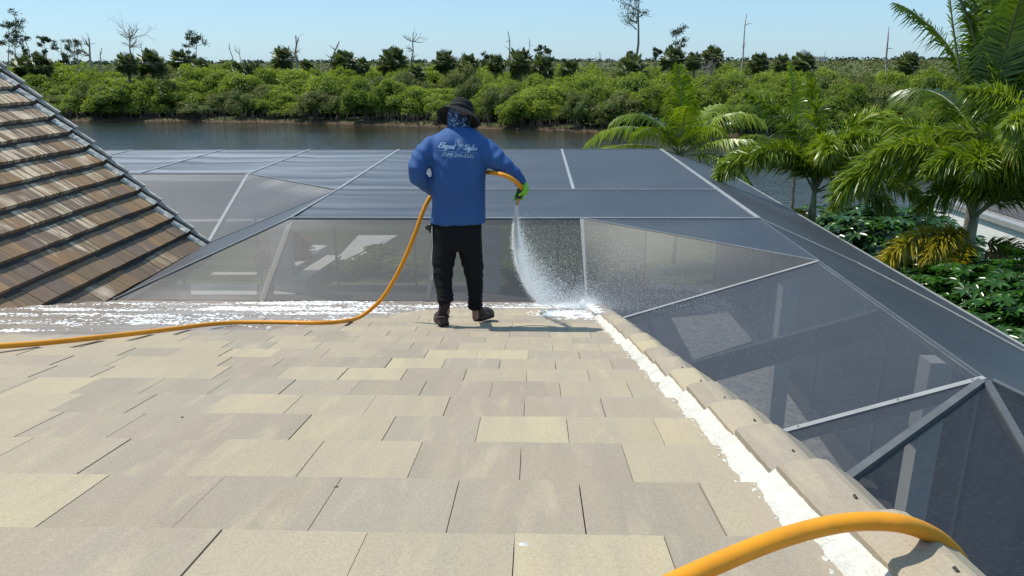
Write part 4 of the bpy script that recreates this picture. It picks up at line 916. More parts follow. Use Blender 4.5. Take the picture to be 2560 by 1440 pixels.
M['shoe'] = m_plain('dark_brown_leather', (.045, .025, .02), .55, .4, 30, .35, .5, .004)
M['sole'] = m_plain('black_rubber_sole', (.012, .011, .011), .7, .3, 30, .2, .3, .003)
M['sock'] = m_plain('dark_ribbed_sock', (.045, .028, .03), .9, .2, 60, .4, .5, .003)
M['print'] = m_plain('pale_blue_ink', (.34, .46, .62), .8, .2, 300, .3, .1, .001)
M['brass'] = m_plain('worn_brass', (.45, .28, .10), .35, .5, 60, .3, .2, .001, .9)
M['blackp'] = m_plain('black_plastic', (.012, .012, .013), .4, .5, 60, .2, .2, .001)
M['stripe'] = m_plain('silver_piping', (.55, .55, .55), .5, .4, 60, .2, .1, .001)
def m_gaiter():
    k = N('patterned_neck_gaiter'); v = k.n('TexVoronoi'); v.feature = 'DISTANCE_TO_EDGE'; k.set(v.inputs['Vector'], k.coord(sc=(1.0, 1, .8))); v.inputs['Scale'].default_value = 60
    f = k.noise(k.coord(), 75, 3, .6, 1.6); f2 = k.noise(k.coord(), 28, 3, .5, .8)
    c = k.ramp(f, [(.42, (.006, .012, .035)), (.5, (.05, .16, .42)), (.58, (.45, .58, .72))], 'CONSTANT'); c = k.mix(k.mapr(f2, .52, .6, 0, .8), c, (.008, .015, .05))
    return k.end(k.pbr(c, .75, .3))
M['gaiter'] = m_gaiter()
person_at = to_w(*to_uv(roofhit(1152, 812))[:2], 0); 
PO = Vector((person_at.x, person_at.y, roofhit(1152, 812).z))
person = thing('person', 'person in blue long-sleeved shirt, black trousers and bucket hat spraying the roof', 'person', PO)
def rel(p): return Vector(p) - PO
def Bp(px, py, Y): return rel(atY(px, py, Y))
K_ = .00300                                     # metres per photo pixel at the person
def remeshed(name, b, mat, parent, vox=.009, smooth=6, disp=None):
    me = b.mesh('tmp', mat); o = bpy.data.objects.new('tmp', me); COL.objects.link(o)
    m = o.modifiers.new('r', 'REMESH'); m.mode = 'VOXEL'; m.voxel_size = vox; m.adaptivity = 0
    s = o.modifiers.new('s', 'SMOOTH'); s.iterations = smooth; s.factor = .6
    dg = bpy.context.evaluated_depsgraph_get(); ev = o.evaluated_get(dg); nm = bpy.data.meshes.new_from_object(ev)
    bpy.data.objects.remove(o); nm.materials.clear(); nm.materials.append(mat)
    if disp:
        for v in nm.vertices: v.co += v.normal * disp(v.co)
    nm.polygons.foreach_set('use_smooth', [True] * len(nm.polygons)); nm.update()
    return link(name, nm, parent)
def ell(b, rings, n=28):
    """closed loft of horizontal ellipses: (centre, rx, ry)"""
    vs = []
    for c, rx, ry in rings:
        for j in range(n):
            a = 2 * math.pi * j / n; ca, sa = math.cos(a), math.sin(a)
            vs.append(Vector(c) + Vector((rx * math.copysign(abs(ca) ** .85, ca), ry * math.copysign(abs(sa) ** .85, sa), 0)))
    k = len(rings); fs = [(i * n + j, i * n + (j + 1) % n, (i + 1) * n + (j + 1) % n, (i + 1) * n + j) for i in range(k - 1) for j in range(n)]
    fs += [tuple(range(n))[::-1], tuple((k - 1) * n + j for j in range(n))]; b.add(vs, fs)
YB = 5.55
torso = [(556, 1077, 1214, .135, 0), (545, 1078, 1213, .135, 0), (500, 1079, 1213, .13, 0), (455, 1079, 1213, .128, .0), (420, 1077, 1215, .13, .01), (390, 1070, 1221, .13, .02), (365, 1070, 1220, .12, .03), (348, 1075, 1216, .108, .04), (336, 1088, 1206, .09, .05), (326, 1106, 1188, .07, .06), (317, 1120, 1174, .06, .07)]
b = MB(); ell(b, [(Bp((l + r) / 2, y, YB + dy), (r - l) / 2 * K_, hd) for y, l, r, hd, dy in torso])
armL = [(1102, 352, 5.60, 22), (1080, 366, 5.58, 27), (1054, 395, 5.54, 26), (1044, 425, 5.49, 24), (1046, 443, 5.50, 23), (1060, 459, 5.57, 20), (1078, 472, 5.66, 17), (1092, 478, 5.74, 14)]
armR = [(1190, 354, 5.60, 22), (1210, 370, 5.58, 28), (1232, 392, 5.55, 29), (1250, 408, 5.52, 25), (1268, 421, 5.51, 22), (1285, 434, 5.51, 20), (1298, 449, 5.51, 17), (1306, 461, 5.51, 14)]
for arm in (armL, armR): b.tube([Bp(x, y, Y) for x, y, Y, r in arm], [r * K_ for *_, r in arm], 16)
cen = Bp(1145, 440, YB)
def wr(co):
    z = co.z; d = .009 * noise.noise(Vector((co.x * 8, co.y * 8, z * 3.2))) + .0045 * noise.noise(Vector((co.x * 16 + z * 9, co.y * 12, z * 5 - co.x * 8))) + .0026 * noise.noise(Vector((co.x * 22, co.y * 20, z * 7 + 3)))
    ax = co.x - cen.x
    if abs(ax) > .19: d += .0055 * math.sin(z * 55 + ax * 70 + 5 * noise.noise(co * 9)) * min(1, (abs(ax) - .19) * 12) * (.5 + noise.noise(co * 5))       # creases round the sleeves
    # diagonal pulls from the armpits
    d += .0045 * math.sin((z - abs(ax) * .8) * 60 + 2 * noise.noise(co * 7)) * max(0, 1 - abs((z - 1.28)) * 6) * (abs(ax) > .08)
    if z < .98: d += .006 * math.sin(co.x * 46 + 2.5 * noise.noise(co * 6)) * (.98 - z) * 3.2
    return d
shirt = remeshed('shirt', b, M['shirt'], person, .0085, 5, wr)
# trousers
b = MB()
ell(b, [(Bp(1143, 540, YB), 62 * K_, .11), (Bp(1142, 575, YB - .01), 63 * K_, .118), (Bp(1141, 605, YB - .02), 63.5 * K_, .118), (Bp(1141, 622, YB - .03), 60 * K_, .10)])
lL = [(1111, 596, 5.53, 33), (1110, 640, 5.50, 31), (1107, 668, 5.48, 28), (1107, 695, 5.45, 25), (1110, 722, 5.42, 21), (1113, 740, 5.40, 20.5), (1113, 751, 5.39, 21.5), (1115, 758, 5.39, 15)]
lR = [(1172, 596, 5.53, 33), (1178, 640, 5.52, 30), (1183, 668, 5.51, 27), (1186, 695, 5.50, 23.5), (1188, 722, 5.49, 20), (1188, 745, 5.48, 18.5), (1188, 764, 5.47, 19), (1188, 773, 5.47, 14)]
for leg in (lL, lR): b.tube([Bp(x, y, Y) for x, y, Y, r in leg], [r * K_ for *_, r in leg], 16)
zk = Bp(1110, 735, 5.4).z
def wt_(co):
    d = .003 * noise.noise(Vector((co.x * 14, co.y * 14, co.z * 9))); e = max(0, .34 - co.z)
    d += (.0075 * math.sin(co.z * 190 + 30 * co.x + 3 * noise.noise(co * 12))) * min(1, e * 7)
    d += .004 * math.sin(co.z * 80 + 20 * co.y + 3 * noise.noise(co * 9)) * max(0, 1 - abs(co.z - .45) * 7)
    return d
trous = remeshed('trousers', b, M['trous'], person, .009, 4, wt_)
b = MB(); b.tube([Bp(1080, 565, 5.47), Bp(1081, 620, 5.44), Bp(1078, 655, 5.43), Bp(1083, 675, 5.42), Bp(1080, 700, 5.40)], .0022, 4); b.build('side_stripe', M['stripe'], trous)
b = MB(); b.tube([Bp(1083, 562, 5.5), Bp(1073, 566, 5.5), Bp(1067, 574, 5.5)], [.018, .024, .012], 8); b.tube([Bp(1073, 570, 5.5), Bp(1076, 582, 5.5)], [.014, .006], 6); b.tube([Bp(1068, 564, 5.5), Bp(1064, 570, 5.5)], [.009, .006], 6)
b.build('spare_glove', M['blackp'], person, True)
# body under the clothes, one continuous skin
b = MB(); b.tube([Bp(1148, 560, YB), Bp(1146, 470, YB), Bp(1146, 380, YB + .04), Bp(1146, 345, YB + .07), Bp(1147, 318, YB + .09), Bp(1148, 300, YB + .13)], [.09, .09, .08, .055, .05, .05], 14)
for arm in (armL, armR): b.tube([Bp(x, y, Y) for x, y, Y, r in arm], [r * K_ * .62 for *_, r in arm], 10)
for leg, ft in ((lL, (1116, 792)), (lR, (1187, 790))):
    pts = [Bp(x, y, Y) for x, y, Y, r in leg]; rr = [r * K_ * .66 for *_, r in leg]; pts.append(pts[-1] + Vector((0, .0, -.07))); rr.append(.026); pts.append(pts[-1] + Vector((0, .10, -.03))); rr.append(.024); b.tube(pts, rr, 10)
hc = Bp(1149, 292, YB + .15)
ell(b, [(hc + Vector((0, .02, -.115)), .03, .035), (hc + Vector((0, .012, -.085)), .058, .075), (hc + Vector((0, 0, -.03)), .072, .092), (hc + Vector((0, -.005, .03)), .075, .097), (hc + Vector((0, -.008, .075)), .06, .078), (hc + Vector((0, -.01, .10)), .025, .03)], 18)
b.tube([hc + Vector((0, .088, .02)), hc + Vector((0, .112, -.028)), hc + Vector((0, .09, -.04))], [.008, .014, .01], 8)          # nose
for s in (-1, 1): b.tube([hc + Vector((s * .074, 0, -.02)), hc + Vector((s * .083, -.008, .02))], [.012, .014], 8)
remeshed('body', b, M['skin'], person, .009, 3)
for s in (-1, 1):
    b = MB(); b.tube([hc + Vector((s * .03, .088, .018)), hc + Vector((s * .031, .094, .018))], [.012, .006], 10); b.build('eye', M['blackp'], person, True)
# gaiter: snug tube over neck and lower head
b = MB(); n = 30; rings = [(-.135, .072, .080, -.052), (-.115, .078, .086, -.045), (-.08, .084, .094, -.03), (-.04, .086, .103, -.008), (.0, .087, .106, .0), (.035, .084, .103, .0), (.07, .07, .088, -.005)]
def gr(i, j):
    z, rx, ry, dy = rings[i]; a = 2 * math.pi * j / n; w_ = 1 + .025 * noise.noise(Vector((math.cos(a) * 2, math.sin(a) * 2, z * 40)))
    return hc + Vector((rx * w_ * math.cos(a) - .006, ry * w_ * math.sin(a) + dy, z))
b.add([gr(i, j) for i in range(len(rings)) for j in range(n)], [(i * n + j, i * n + (j + 1) % n, (i + 1) * n + (j + 1) % n, (i + 1) * n + j) for i in range(len(rings) - 1) for j in range(n)])
b.build('neck_gaiter', M['gaiter'], person, True)
# hat
RH = Matrix.Rotation(rad(15), 3, 'Y') @ Matrix.Rotation(rad(-25), 3, 'X'); h0 = hc + Vector((.010, .008, .045))
prof = [(.0, .082), (.035, .081), (.062, .075), (.078, .058), (.086, .03), (.090, .012), (.091, -.004), (.094, -.008), (.115, -.018), (.14, -.034), (.160, -.056), (.163, -.060), (.158, -.060), (.138, -.040), (.112, -.024), (.088, -.014)]
b = MB(); n = 44; vs = []
for i, (r_, z_) in enumerate(prof):
    for j in range(n):
        a = 2 * math.pi * j / n; wv_ = .010 * math.sin(a * 2 + .6) * max(0, r_ - .09) / .07 + .006 * math.sin(5 * a) * max(0, r_ - .09) / .07 + (.003 * noise.noise(Vector((math.cos(a) * 3, math.sin(a) * 3, z_ * 40))))
        vs.append(h0 + RH @ Vector((r_ * 1.06 * math.cos(a), r_ * 1.16 * math.sin(a), z_ * 1.08 - .006 + wv_)))
b.add(vs, [(i * n + j, i * n + (j + 1) % n, (i + 1) * n + (j + 1) % n, (i + 1) * n + j) for i in range(len(prof) - 1) for j in range(n)]); hat = b.build('bucket_hat', M['hat'], person, True)
b = MB(); vs = []
for r_, z_ in ((.0905, .002), (.0935, .004), (.092, .022), (.088, .024)):
    for j in range(n):
        a = 2 * math.pi * j / n; vs.append(h0 + RH @ Vector((r_ * 1.06 * math.cos(a), r_ * 1.16 * math.sin(a), z_ * 1.08 - .006 + .002 * math.sin(3 * a))))
b.add(vs, [(i * n + j, i * n + (j + 1) % n, (i + 1) * n + (j + 1) % n, (i + 1) * n + j) for i in range(3) for j in range(n)]); b.build('hat_band', m_plain('dark_grey_band', (.028, .028, .028), .8, .2, 60, .3, .3, .002), hat, True)
# shoes and socks
def shoe(px, py, ang, name):
    q = roofhit(px, py, .004); u_, v_, z_ = to_uv(q); base = rel(q); R_ = Matrix.Rotation(ang, 3, 'Z')
    tilt = Matrix.Rotation(-math.atan(.15), 3, 'X')
    def T(p): return base + tilt @ (R_ @ Vector(p))
    root = link('shoe', None, person)
    sec = [(0, .026, .05), (.012, .036, .066), (.05, .040, .058), (.09, .040, .064), (.14, .046, .083), (.19, .051, .074), (.235, .048, .055), (.265, .034, .038), (.28, .014, .025)]
    b = MB(); n = 14; vs = []
    for y, hw, h in sec:
        for j in range(n):
            a = math.pi * j / (n - 1); vs.append(T((hw * math.cos(a) * 1.0, y, .018 + (h) * max(0, math.sin(a)) ** .6)))
    b.add(vs, [(i * n + j, i * n + j + 1, (i + 1) * n + j + 1, (i + 1) * n + j) for i in range(len(sec) - 1) for j in range(n - 1)] + [tuple(range(n))[::-1]]); b.build('upper', M['shoe'], root, True)
    b = MB(); vs = []
    for z, g in ((0, 0), (.02, .004), (.024, .0)):
        for y, hw, h in sec: vs.append(T((hw + g, y - g * 1.5, z)))
        for y, hw, h in sec[::-1]: vs.append(T((-hw - g, y - g * 1.5, z)))
    m = len(sec) * 2; b.add(vs, [(k * m + j, k * m + (j + 1) % m, (k + 1) * m + (j + 1) % m, (k + 1) * m + j) for k in range(2) for j in range(m)] + [tuple(range(m))[::-1], tuple(2 * m + j for j in range(m))]); b.build('sole', M['sole'], root)
    b = MB(); b.tube([T((-.044, .12, .055)), T((-.046, .06, .062)), T((-.036, .006, .07)), T((0, -.012, .074)), T((.036, .006, .07)), T((.046, .06, .062)), T((.044, .12, .055))], .008, 6); b.build('heel_strap', M['shoe'], root, True)
    return T
TL = shoe(1111, 816, rad(14), 'l'); TR = shoe(1192, 804, rad(-24), 'r')
for T, leg in ((TL, lL), (TR, lR)):
    top = Bp(*leg[-2][:3]) ; b = MB(); b.tube([top, top.lerp(T((0, .055, .07)), .5), T((0, .055, .07)), T((0, .07, .04)), T((0, .12, .045))], [.044, .042, .044, .044, .03], 14); b.build('sock', M['sock'], person, True)
# gloves
def finger(b, pts, r0): b.tube(pts, [r0 * (1, 1, .95, .85, .55)[min(4, i)] for i in range(len(pts))], 8)
hb = Bp(1307, 463, 5.51); grip0 = Bp(1304, 468, 5.49); grip1 = Bp(1295, 500, 5.47); gd = (grip1 - grip0).normalized()
b = MB(); palm0 = hb; palm1 = grip0.lerp(grip1, .45) + Vector((.030, .030, 0))
b.tube([hb + Vector((-.002, .0, .02)), hb + Vector((.006, .01, -.005)), palm1 + Vector((.002, 0, .03)), palm1, palm1 + gd * .02], [.028, .032, .037, .033, .018], 12)
for i in range(4):
    c0 = grip0.lerp(grip1, .18 + .27 * i); q = [c0 + Vector(v) for v in ((.034, .022, 0), (.022, .040, 0), (-.006, .040, -.002), (-.030, .020, -.004), (-.032, -.006, -.004))]
    finger(b, q, .0115 - .001 * (i == 3))
finger(b, [hb + Vector((.018, -.012, -.012)), grip0 + Vector((.022, -.026, -.02)), grip0 + Vector((.004, -.034, -.04)), grip0 + Vector((-.016, -.03, -.052)), grip0 + Vector((-.024, -.022, -.058))], .013)
remeshed('glove', b, M['glove'], person, .0055, 3, lambda co: .0015 * noise.noise(co * 60))
wl = Bp(1094, 479, 5.75); b = MB(); b.tube([wl + Vector((-.03, -.015, .0)), wl, wl + Vector((.045, .0, -.01)), wl + Vector((.075, .0, -.015))], [.026, .03, .037, .02], 12)
for i in range(4):
    o_ = wl + Vector((.05 + .0 * i, 0, .028 - .02 * i)); finger(b, [o_, o_ + Vector((.035, .012, 0)), o_ + Vector((.05, -.012, 0)), o_ + Vector((.035, -.034, 0)), o_ + Vector((.015, -.038, 0))], .0115)
finger(b, [wl + Vector((.01, -.01, .025)), wl + Vector((.025, -.03, .04)), wl + Vector((.045, -.04, .03)), wl + Vector((.06, -.035, .015)), wl + Vector((.065, -.03, .01))], .013)
remeshed('glove', b, M['glove'], person, .0055, 3)
# lettering printed on the back of the shirt
from mathutils.bvhtree import BVHTree
bvh = BVHTree.FromPolygons([v.co for v in shirt.data.vertices], [p.vertices[:] for p in shirt.data.polygons])
def on_back(x, z, off=.0018):
    h = bvh.ray_cast(Vector((x, -2, z)), Vector((0, 1, 0))); return (h[0] + Vector((0, -off, 0))) if h[0] else None
c0 = Bp(1145, 374, 5.42)
ROT = rad(-4.5)
def place2d(x, y): return c0.x + x * math.cos(ROT) - y * math.sin(ROT), c0.z + x * math.sin(ROT) + y * math.cos(ROT)
def print_mesh(name, verts2, faces):
    out = []
    for x, y in verts2:
        X, Z = place2d(x, y); h = on_back(X, Z); out.append(h if h is not None else Vector((X, c0.y, Z)))
    b = MB(); b.add(out, faces); return b.build(name, M['print'], shirt)
def text2d(s, size, x, y, width, shear=0., off=.0):
    cu = bpy.data.curves.new('t', 'FONT'); cu.body = s; cu.size = size; cu.shear = shear; cu.align_x = 'CENTER'; cu.offset = off; cu.resolution_u = 3
    o = bpy.data.objects.new('t', cu); COL.objects.link(o); dg = bpy.context.evaluated_depsgraph_get(); me = bpy.data.meshes.new_from_object(o.evaluated_get(dg)); bpy.data.objects.remove(o)
    xs_ = [v.co.x for v in me.vertices]; w0 = max(xs_) - min(xs_); mx = (max(xs_) + min(xs_)) / 2; sc = width / w0
    bm = bmesh.new(); bm.from_mesh(me); bmesh.ops.triangulate(bm, faces=bm.faces)
    r = ([((v.co.x - mx) * sc + x, v.co.y + y) for v in bm.verts], [tuple(v.index for v in f.verts) for f in bm.faces]); bm.free(); return r
# script capitals are drawn as pen strokes, the rest with a slanted face
def strokes(name, lines, w0, thick=None):
    V = []; Fs = []
    for li, L in enumerate(lines):
        pts = []
        for i in range(len(L) - 1):                                   # Catmull-Rom
            p0 = L[max(i - 1, 0)]; p1 = L[i]; p2 = L[i + 1]; p3 = L[min(i + 2, len(L) - 1)]
            for s in range(5):
                t = s / 5; pts.append(tuple(.5 * ((2 * p1[k]) + (-p0[k] + p2[k]) * t + (2 * p0[k] - 5 * p1[k] + 4 * p2[k] - p3[k]) * t * t + (-p0[k] + 3 * p1[k] - 3 * p2[k] + p3[k]) * t ** 3) for k in (0, 1)))
        pts.append(L[-1])
        for i, p in enumerate(pts):
            q0 = pts[max(i - 1, 0)]; q1 = pts[min(i + 1, len(pts) - 1)]; dx, dy = q1[0] - q0[0], q1[1] - q0[1]; l = math.hypot(dx, dy) or 1
            ww = w0 * (1 + .9 * max(0, -dy / l)) / 2; V += [(p[0] - dy / l * ww, p[1] + dx / l * ww), (p[0] + dy / l * ww, p[1] - dx / l * ww)]
        o = len(V) - 2 * len(pts); Fs += [(o + 2 * i, o + 2 * i + 1, o + 2 * i + 3, o + 2 * i + 2) for i in range(len(pts) - 1)]
    return print_mesh(name, V, Fs)
def glyphs(word, x, y, h, slant=.35):
    G = {'E': [[(.62, .85), (.45, 1.0), (.15, .9), (.2, .62), (.42, .55), (.1, .45), (.0, .15), (.25, .0), (.6, .15)]], 'l': [[(0, .15), (.15, .7), (.22, 1.0), (.1, .9), (.05, .2), (.15, .0), (.3, .15)]],
         'e': [[(.05, .28), (.3, .38), (.25, .52), (.08, .45), (.02, .15), (.18, .0), (.4, .15)]], 'g': [[(.35, .45), (.15, .5), (.0, .25), (.12, .0), (.32, .15), (.35, .5)], [(.35, .5), (.3, -.25), (.1, -.38), (.0, -.2), (.45, .1)]],
         'a': [[(.35, .45), (.15, .5), (.0, .25), (.12, .0), (.32, .2), (.35, .5)], [(.35, .45), (.33, .1), (.42, .0), (.52, .12)]], 'n': [[(.02, .5), (.05, .0)], [(.05, .3), (.2, .5), (.32, .4), (.32, .05), (.4, .0), (.5, .12)]],
         't': [[(.18, .85), (.08, .1), (.18, .0), (.32, .12)], [(-.02, .58), (.3, .6)]], 'S': [[(.62, .85), (.45, 1.0), (.2, .85), (.25, .6), (.45, .4), (.42, .1), (.2, .0), (.0, .15), (.1, .3)]],
         'y': [[(.02, .5), (.05, .15), (.18, .05), (.33, .3), (.35, .5)], [(.35, .5), (.3, -.25), (.1, -.38), (.0, -.2), (.45, .1)]], 's': [[(.02, .1), (.22, .5), (.3, .2), (.2, .0), (.02, .06)], [(.22, .05), (.42, .14)]]}
    W = {'E': .68, 'S': .66, 'l': .28, 't': .30, 'e': .38, 's': .4}
    L = []; cx = 0
    for ch in word:
        for st in G[ch]: L.append([(x + (cx + px_ + slant * py_) * h, y + py_ * h) for px_, py_ in st])
        cx += W.get(ch, .48)
    return L
strokes('lettering', glyphs('Elegant', -.146, -.002, .038), .0042)
strokes('lettering', glyphs('Styles', .036, -.002, .038), .0042)
v2, f2 = text2d('Pressure Washing & Property Maintenance', .011, 0, -.024, .285); print_mesh('lettering', v2, f2)
v2, f2 = text2d('(239) 206-2331', .034, .0, -.056, .232, .35, .0006); print_mesh('lettering', v2, f2)
em = [[(-.006, -.008), (.002, .02), (-.004, .05)], [(.008, -.006), (.006, .012), (.016, .026)], [(-.015, -.008), (.0, -.005), (.018, -.008)]]
for cx, cy, r_ in ((-.004, .052, .026), (.018, .028, .018)):
    for a in range(0, 360, 51): em.append([(cx, cy), (cx + r_ * .6 * math.cos(rad(a)), cy + r_ * .6 * math.sin(rad(a)) + .004), (cx + r_ * math.cos(rad(a)), cy + r_ * math.sin(rad(a)) - .004)])
strokes('palm_emblem', em, .0022)

# ------------------------------------------------------------------ hoses, nozzle, spray and foam
def smooth_path(P_, per=6):
    out = []
    for i in range(len(P_) - 1):
        p0 = P_[max(i - 1, 0)]; p1 = P_[i]; p2 = P_[i + 1]; p3 = P_[min(i + 2, len(P_) - 1)]
        for s in range(per):
            t = s / per; out.append(.5 * ((2 * p1) + (p2 - p0) * t + (2 * p0 - 5 * p1 + 4 * p2 - p3) * t * t + (3 * p1 - p0 - 3 * p2 + p3) * t ** 3))
    return out + [P_[-1]]
HR = .0165
path = [roofhit(x, y, HR + .006) for x, y in ((-420, 905), (-200, 884), (-40, 868), (100, 858), (250, 843), (400, 826), (520, 811), (600, 806), (700, 806), (790, 807), (850, 804))]
path += [roofhit(900, 792, .03)] + [atY(x, y, Y) for x, y, Y in ((950, 752, 5.85), (985, 700, 5.8), (1015, 640, 5.75), (1040, 578, 5.7), (1058, 528, 5.7), (1078, 490, 5.72), (1105, 468, 5.80), (1150, 450, 5.86), (1190, 436, 5.80), (1215, 431, 5.62), (1245, 434, 5.44), (1272, 443, 5.41), (1294, 458, 5.43), (1304, 471, 5.48))]
hose = thing('hose', 'yellow-orange hose running across the roof and up into the person\'s hands', 'hose', path[5])
b = MB(); b.tube([p - path[5] for p in smooth_path(path)], HR, 14); b.build('hose_line', M['hose'], hose, True)
g0 = atY(1304, 470, 5.49) - path[5]; g1 = atY(1296, 497, 5.47) - path[5]; g2 = atY(1292.5, 511, 5.46) - path[5]; g3 = atY(1291.5, 516, 5.46) - path[5]
nz_ = link('nozzle', None, hose)
b = MB(); b.tube([g0, g0.lerp(g1, .15), g0.lerp(g1, .8), g1], [.018, .020, .019, .014], 12); b.build('grip', M['blackp'], nz_, True)
b = MB(); b.tube([g1, g1.lerp(g2, .3), g1.lerp(g2, .35), g2, g3], [.015, .015, .011, .0095, .006], 12); b.build('tip', M['brass'], nz_, True)
near = [(1440, 1575, .065), (1640, 1478, .08), (1800, 1405, .098), (1950, 1346, .11), (2080, 1312, .115), (2180, 1303, .115), (2270, 1313, .103), (2350, 1350, .045), (2405, 1410, -.06), (2450, 1510, -.22)]
np_ = [roofhit(x, y, l) for x, y, l in near]; h2 = thing("hose", "yellow-orange hose arching over the rake tiles in the bottom right corner", "hose", np_[5])
b = MB(); b.tube([p - np_[5] for p in smooth_path(np_, 8)], .0150, 20); b.build('hose_line', M['hose'], h2, True)
M['drop'] = (lambda k: k.end(k.pbr((.86, .92, .96), .25, .5)))(N('white_water_droplets'))
def m_foam():
    k = N('soap_foam'); f = k.noise(k.coord(), 60, 3); return k.end(k.pbr(k.mix(f, (.82, .84, .86), (.92, .92, .92)), .5, .5))
M['foam'] = m_foam()
def droplets(pts, rr, name, **tags):
    n = len(pts); o6 = np.array([[1, 0, 0], [-1, 0, 0], [0, 1, 0], [0, -1, 0], [0, 0, 1], [0, 0, -1]], float); f8 = np.array([[0, 2, 4], [2, 1, 4], [1, 3, 4], [3, 0, 4], [2, 0, 5], [1, 2, 5], [3, 1, 5], [0, 3, 5]])
    V = (pts[:, None, :] + o6[None] * rr[:, None, :]).reshape(-1, 3); Fq = (f8[None] + np.arange(n)[:, None, None] * 6).reshape(-1, 3)
    return link(name, np_mesh(name, V, Fq, M['drop']), **tags)
r = np.random.default_rng(21)
def left_edge(py): return np.interp(py, [512, 540, 580, 620, 660, 700, 730, 760], [1291.5, 1289, 1286, 1287, 1293, 1308, 1324, 1350])
def to_pts(px, py, Y):
    C3 = np.array(CR.to_3x3()); d = np.stack([(px - 1280) / 1862, -(py - 720) / 1862, -np.ones_like(px)], 1) @ C3.T
    return np.array(CAM[:])[None] + d * (Y / d[:, 1])[:, None]
n = 52000; t = r.uniform(0, 1, n) ** .66; py = 514 + 248 * t; off = r.exponential(1, n) * (1.2 + 50 * t ** 1.9); px = left_edge(py) + off - r.exponential(1, n) * (1 + 3 * t)
Y = 5.46 + 1.75 * t ** 1.1 + off * .0025 + r.normal(size=n) * .03 * t
k = (px < 1480 + 60 * r.uniform(size=n)) | (r.uniform(size=n) < .3); P1_ = to_pts(px, py, Y)[k]; s1 = (r.uniform(.0007, .0018, n) * (1 + .25 * t))[k]
n = 9000; t = r.uniform(0, 1, n) ** 1.1; py = 514 + 110 * t; px = left_edge(py) + r.normal(size=n) * (.8 + 4.5 * t) + 2.5 * t; P2_ = to_pts(px, py, 5.46 + .55 * t + r.normal(size=n) * .01); s2 = r.uniform(.0011, .0022, n)
n = 8000; t = r.uniform(0, 1, n) ** .5; py = 520 + 262 * t; px = left_edge(py) + 20 + r.uniform(0, 1, n) ** 1.4 * (160 + 330 * t); P3_ = to_pts(px, py, 5.6 + 1.6 * r.uniform(0, 1, n)); s3 = r.uniform(.0006, .0018, n)
n = 1700; px = r.normal(1700, 170, n); py = 700 + (px - 1500) * .35 + r.normal(size=n) * 95; P4_ = to_pts(px, py, r.uniform(3.6, 5.6, n)); s4 = r.uniform(.0006, .0013, n)
kk = np.array([(to_uv(p)[0] > .95 or p[2] > P(to_uv(p)[1]) + .25) for p in P4_]); P4_ = P4_[kk]; s4 = s4[kk]
n = 16000; t = r.uniform(0, 1, n) ** .55; py = 520 + 250 * t; px = left_edge(py) + r.exponential(1, n) * (10 + 120 * t ** 1.5); P5_ = to_pts(px, py, 5.5 + 1.75 * t + r.normal(size=n) * .12 * t); s5 = r.uniform(.0004, .0009, n)
PP = np.concatenate([P1_, P2_, P3_, P4_, P5_]); SS = np.concatenate([s1, s2, s3, s4, s5])
droplets(PP, np.stack([SS, SS, SS * r.uniform(1, 1.9, len(SS))], 1), 'water_spray', kind='stuff')
# fine mist thrown up where the jet lands
n = 15000; a = r.uniform(0, 2 * math.pi, n); L = r.exponential(1, n); lu, lv, lz = to_uv(roofhit(1476, 776)); uu = lu - .05 + L * .16 * np.cos(a) + r.normal(size=n) * .08; vv = lv + .05 + L * .20 * np.sin(a); hh = r.exponential(1, n) * .10 * np.exp(-L * .4)
pw = np.array([to_w(x, y, P(y) + .02 + h)[:] for x, y, h in zip(uu, vv, hh)]); ss = r.uniform(.0008, .002, n); droplets(pw, np.stack([ss, ss, ss], 1), 'water_mist', kind='stuff')
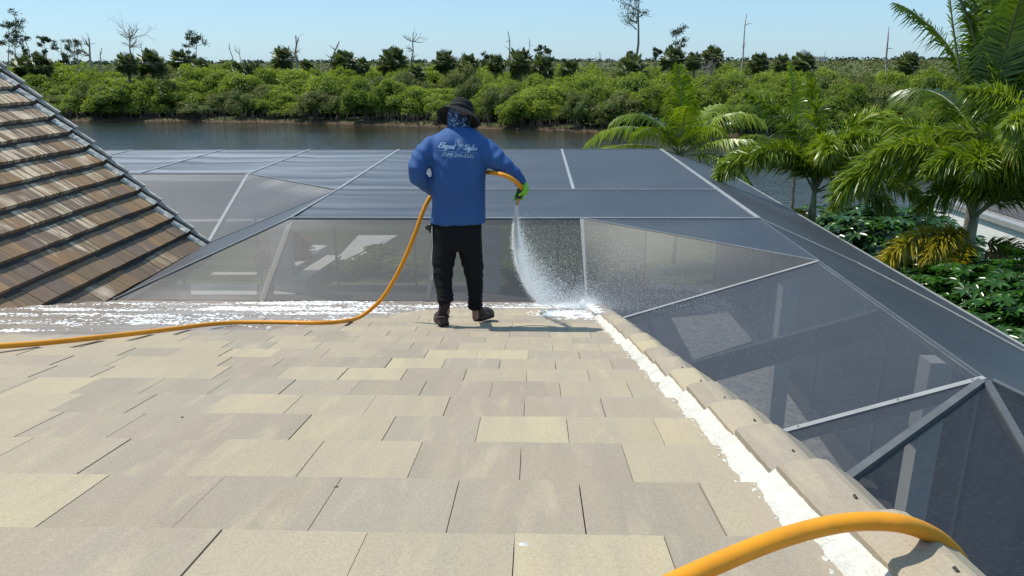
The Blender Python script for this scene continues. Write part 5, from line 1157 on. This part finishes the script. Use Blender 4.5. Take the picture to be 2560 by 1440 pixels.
# foam left on the tiles
def foam():
    rr = random.Random(9); V = []; Fs = []; cnt = 0
    splash = to_uv(roofhit(1478, 782)); tries = 0
    def dens(u, v):
        th = (4.3 + (u + 6) / 4 * .8 if u < -2 else 5.1 + min(1, (u + 2.0) / 1.1) * 2.3) + .15
        if u > -.9: th = 7.45
        if v < th: return 0
        n1 = noise.noise(Vector((u * .55, v * 2.6, 0))) + .6 * noise.noise(Vector((u * 1.6, v * 9, 3))) + .5 * noise.noise(Vector((u * 8, v * 26, 7)))
        b_ = .10 + .30 * (v > 6.9) * (u > -3.4) + .12 * (5.0 < v < 7.6) * (u < -1.6) + .25 * (u > -1.2) * (v < 8.15) - .45 * (v > 8.3)
        n2 = noise.noise(Vector((u * 30, v * 60, 1)))
        return max(0, min(1, (n1 + b_ - .20) * 1.9 + 1.2 * n2 - .12))
    while cnt < 24000 and tries < 170000:
        tries += 1
        if rr.random() < .2: u = splash[0] + rr.gauss(-.04, .26); v = splash[1] + rr.gauss(.0, .32); d = math.exp(-((u - splash[0] + .12) / .30) ** 2 - ((v - splash[1]) / .42) ** 2) * (.75 + 1.6 * noise.noise(Vector((u * 9, v * 7, 5)))); d = d if u < .66 else 0
        else: u = rr.uniform(-6.0, .5); v = rr.uniform(4.3, V_EAVE - .02); d = dens(u, v)
        if v > V_EAVE - .01 or rr.random() > d: continue
        if u < valley_u(v) + .05: continue
        z = surf(v) if u < .52 else P(v) + .055; s = rr.uniform(.0035, .010) * (1.25 if d > .9 else 1); sx = s * rr.uniform(1.2, 2.6); h = s * rr.uniform(.25, .6); a0 = rr.uniform(0, 1); o = len(V)
        for j in range(5):
            a = a0 + j * 1.2566; q = to_w(u + sx * math.cos(a), v + s * math.sin(a) * .8, z + .0005); V.append((q.x, q.y, q.z - .26 * 0))
        q = to_w(u, v, z + h); V.append((q.x, q.y, q.z)); Fs += [(o + j, o + (j + 1) % 5, o + 5) for j in range(5)]; cnt += 1
    print('FOAM', cnt, tries)
    link('soap_foam', np_mesh('soap_foam', np.array(V), np.array(Fs), M['foam']), kind='stuff')
foam()

# small debris lying on the tiles
for i, (px, py, m_, lb) in enumerate(((1310, 1357, 'stripe', 'small blue-grey fleck on a tile near the bottom centre'), (455, 1040, 'shoe', 'tiny dry leaf crumb on the tiles lower left'), (40, 906, 'shoe', 'tiny dry twig crumb at the left edge below the hose'), (1330, 1040, 'shoe', 'tiny dry leaf crumb on the tiles right of centre'), (840, 1212, 'shoe', 'tiny dry leaf crumb on a near tile left of centre'))):
    q = to_uv(roofhit(px, py)); z = surf(q[1]) + .001; o = to_w(q[0], q[1], z); s = .007 if i == 0 else .004
    b = MB(); b.add([(s * math.cos(t_) * 1.6, s * math.sin(t_), .0) for t_ in (0, .9, 2, 3, 4.2, 5.2)] + [(0, 0, s * .5)], [(0, 1, 6), (1, 2, 6), (2, 3, 6), (3, 4, 6), (4, 5, 6), (5, 0, 6)]); ob = b.build('debris', M[m_]); ob.location = o; ob['label'] = lb; ob['category'] = 'debris'
# make every label single out one thing: add its place along the row only where looks do not tell it apart
bylab = {}
for o in list(SC.objects):
    if o.get('label') and o.get('category'): bylab.setdefault(o['label'], []).append(o)
ORD = ['leftmost', 'second', 'third', 'fourth', 'fifth', 'sixth', 'seventh', 'eighth', 'ninth', 'tenth', 'eleventh', 'twelfth', 'thirteenth', 'fourteenth', 'fifteenth', 'sixteenth', 'seventeenth', 'eighteenth', 'nineteenth', 'twentieth', 'twenty-first', 'twenty-second', 'twenty-third', 'twenty-fourth', 'twenty-fifth', 'twenty-sixth']
for lab, obs in bylab.items():
    if len(obs) < 2: continue
    obs.sort(key=lambda o: o.location.x / max(.1, o.location.y))
    for i, o in enumerate(obs):
        o['label'] = lab + (', leftmost of its row' if i == 0 else ', rightmost of its row' if i == len(obs) - 1 else ', %s from the left' % ORD[min(i, 25)])
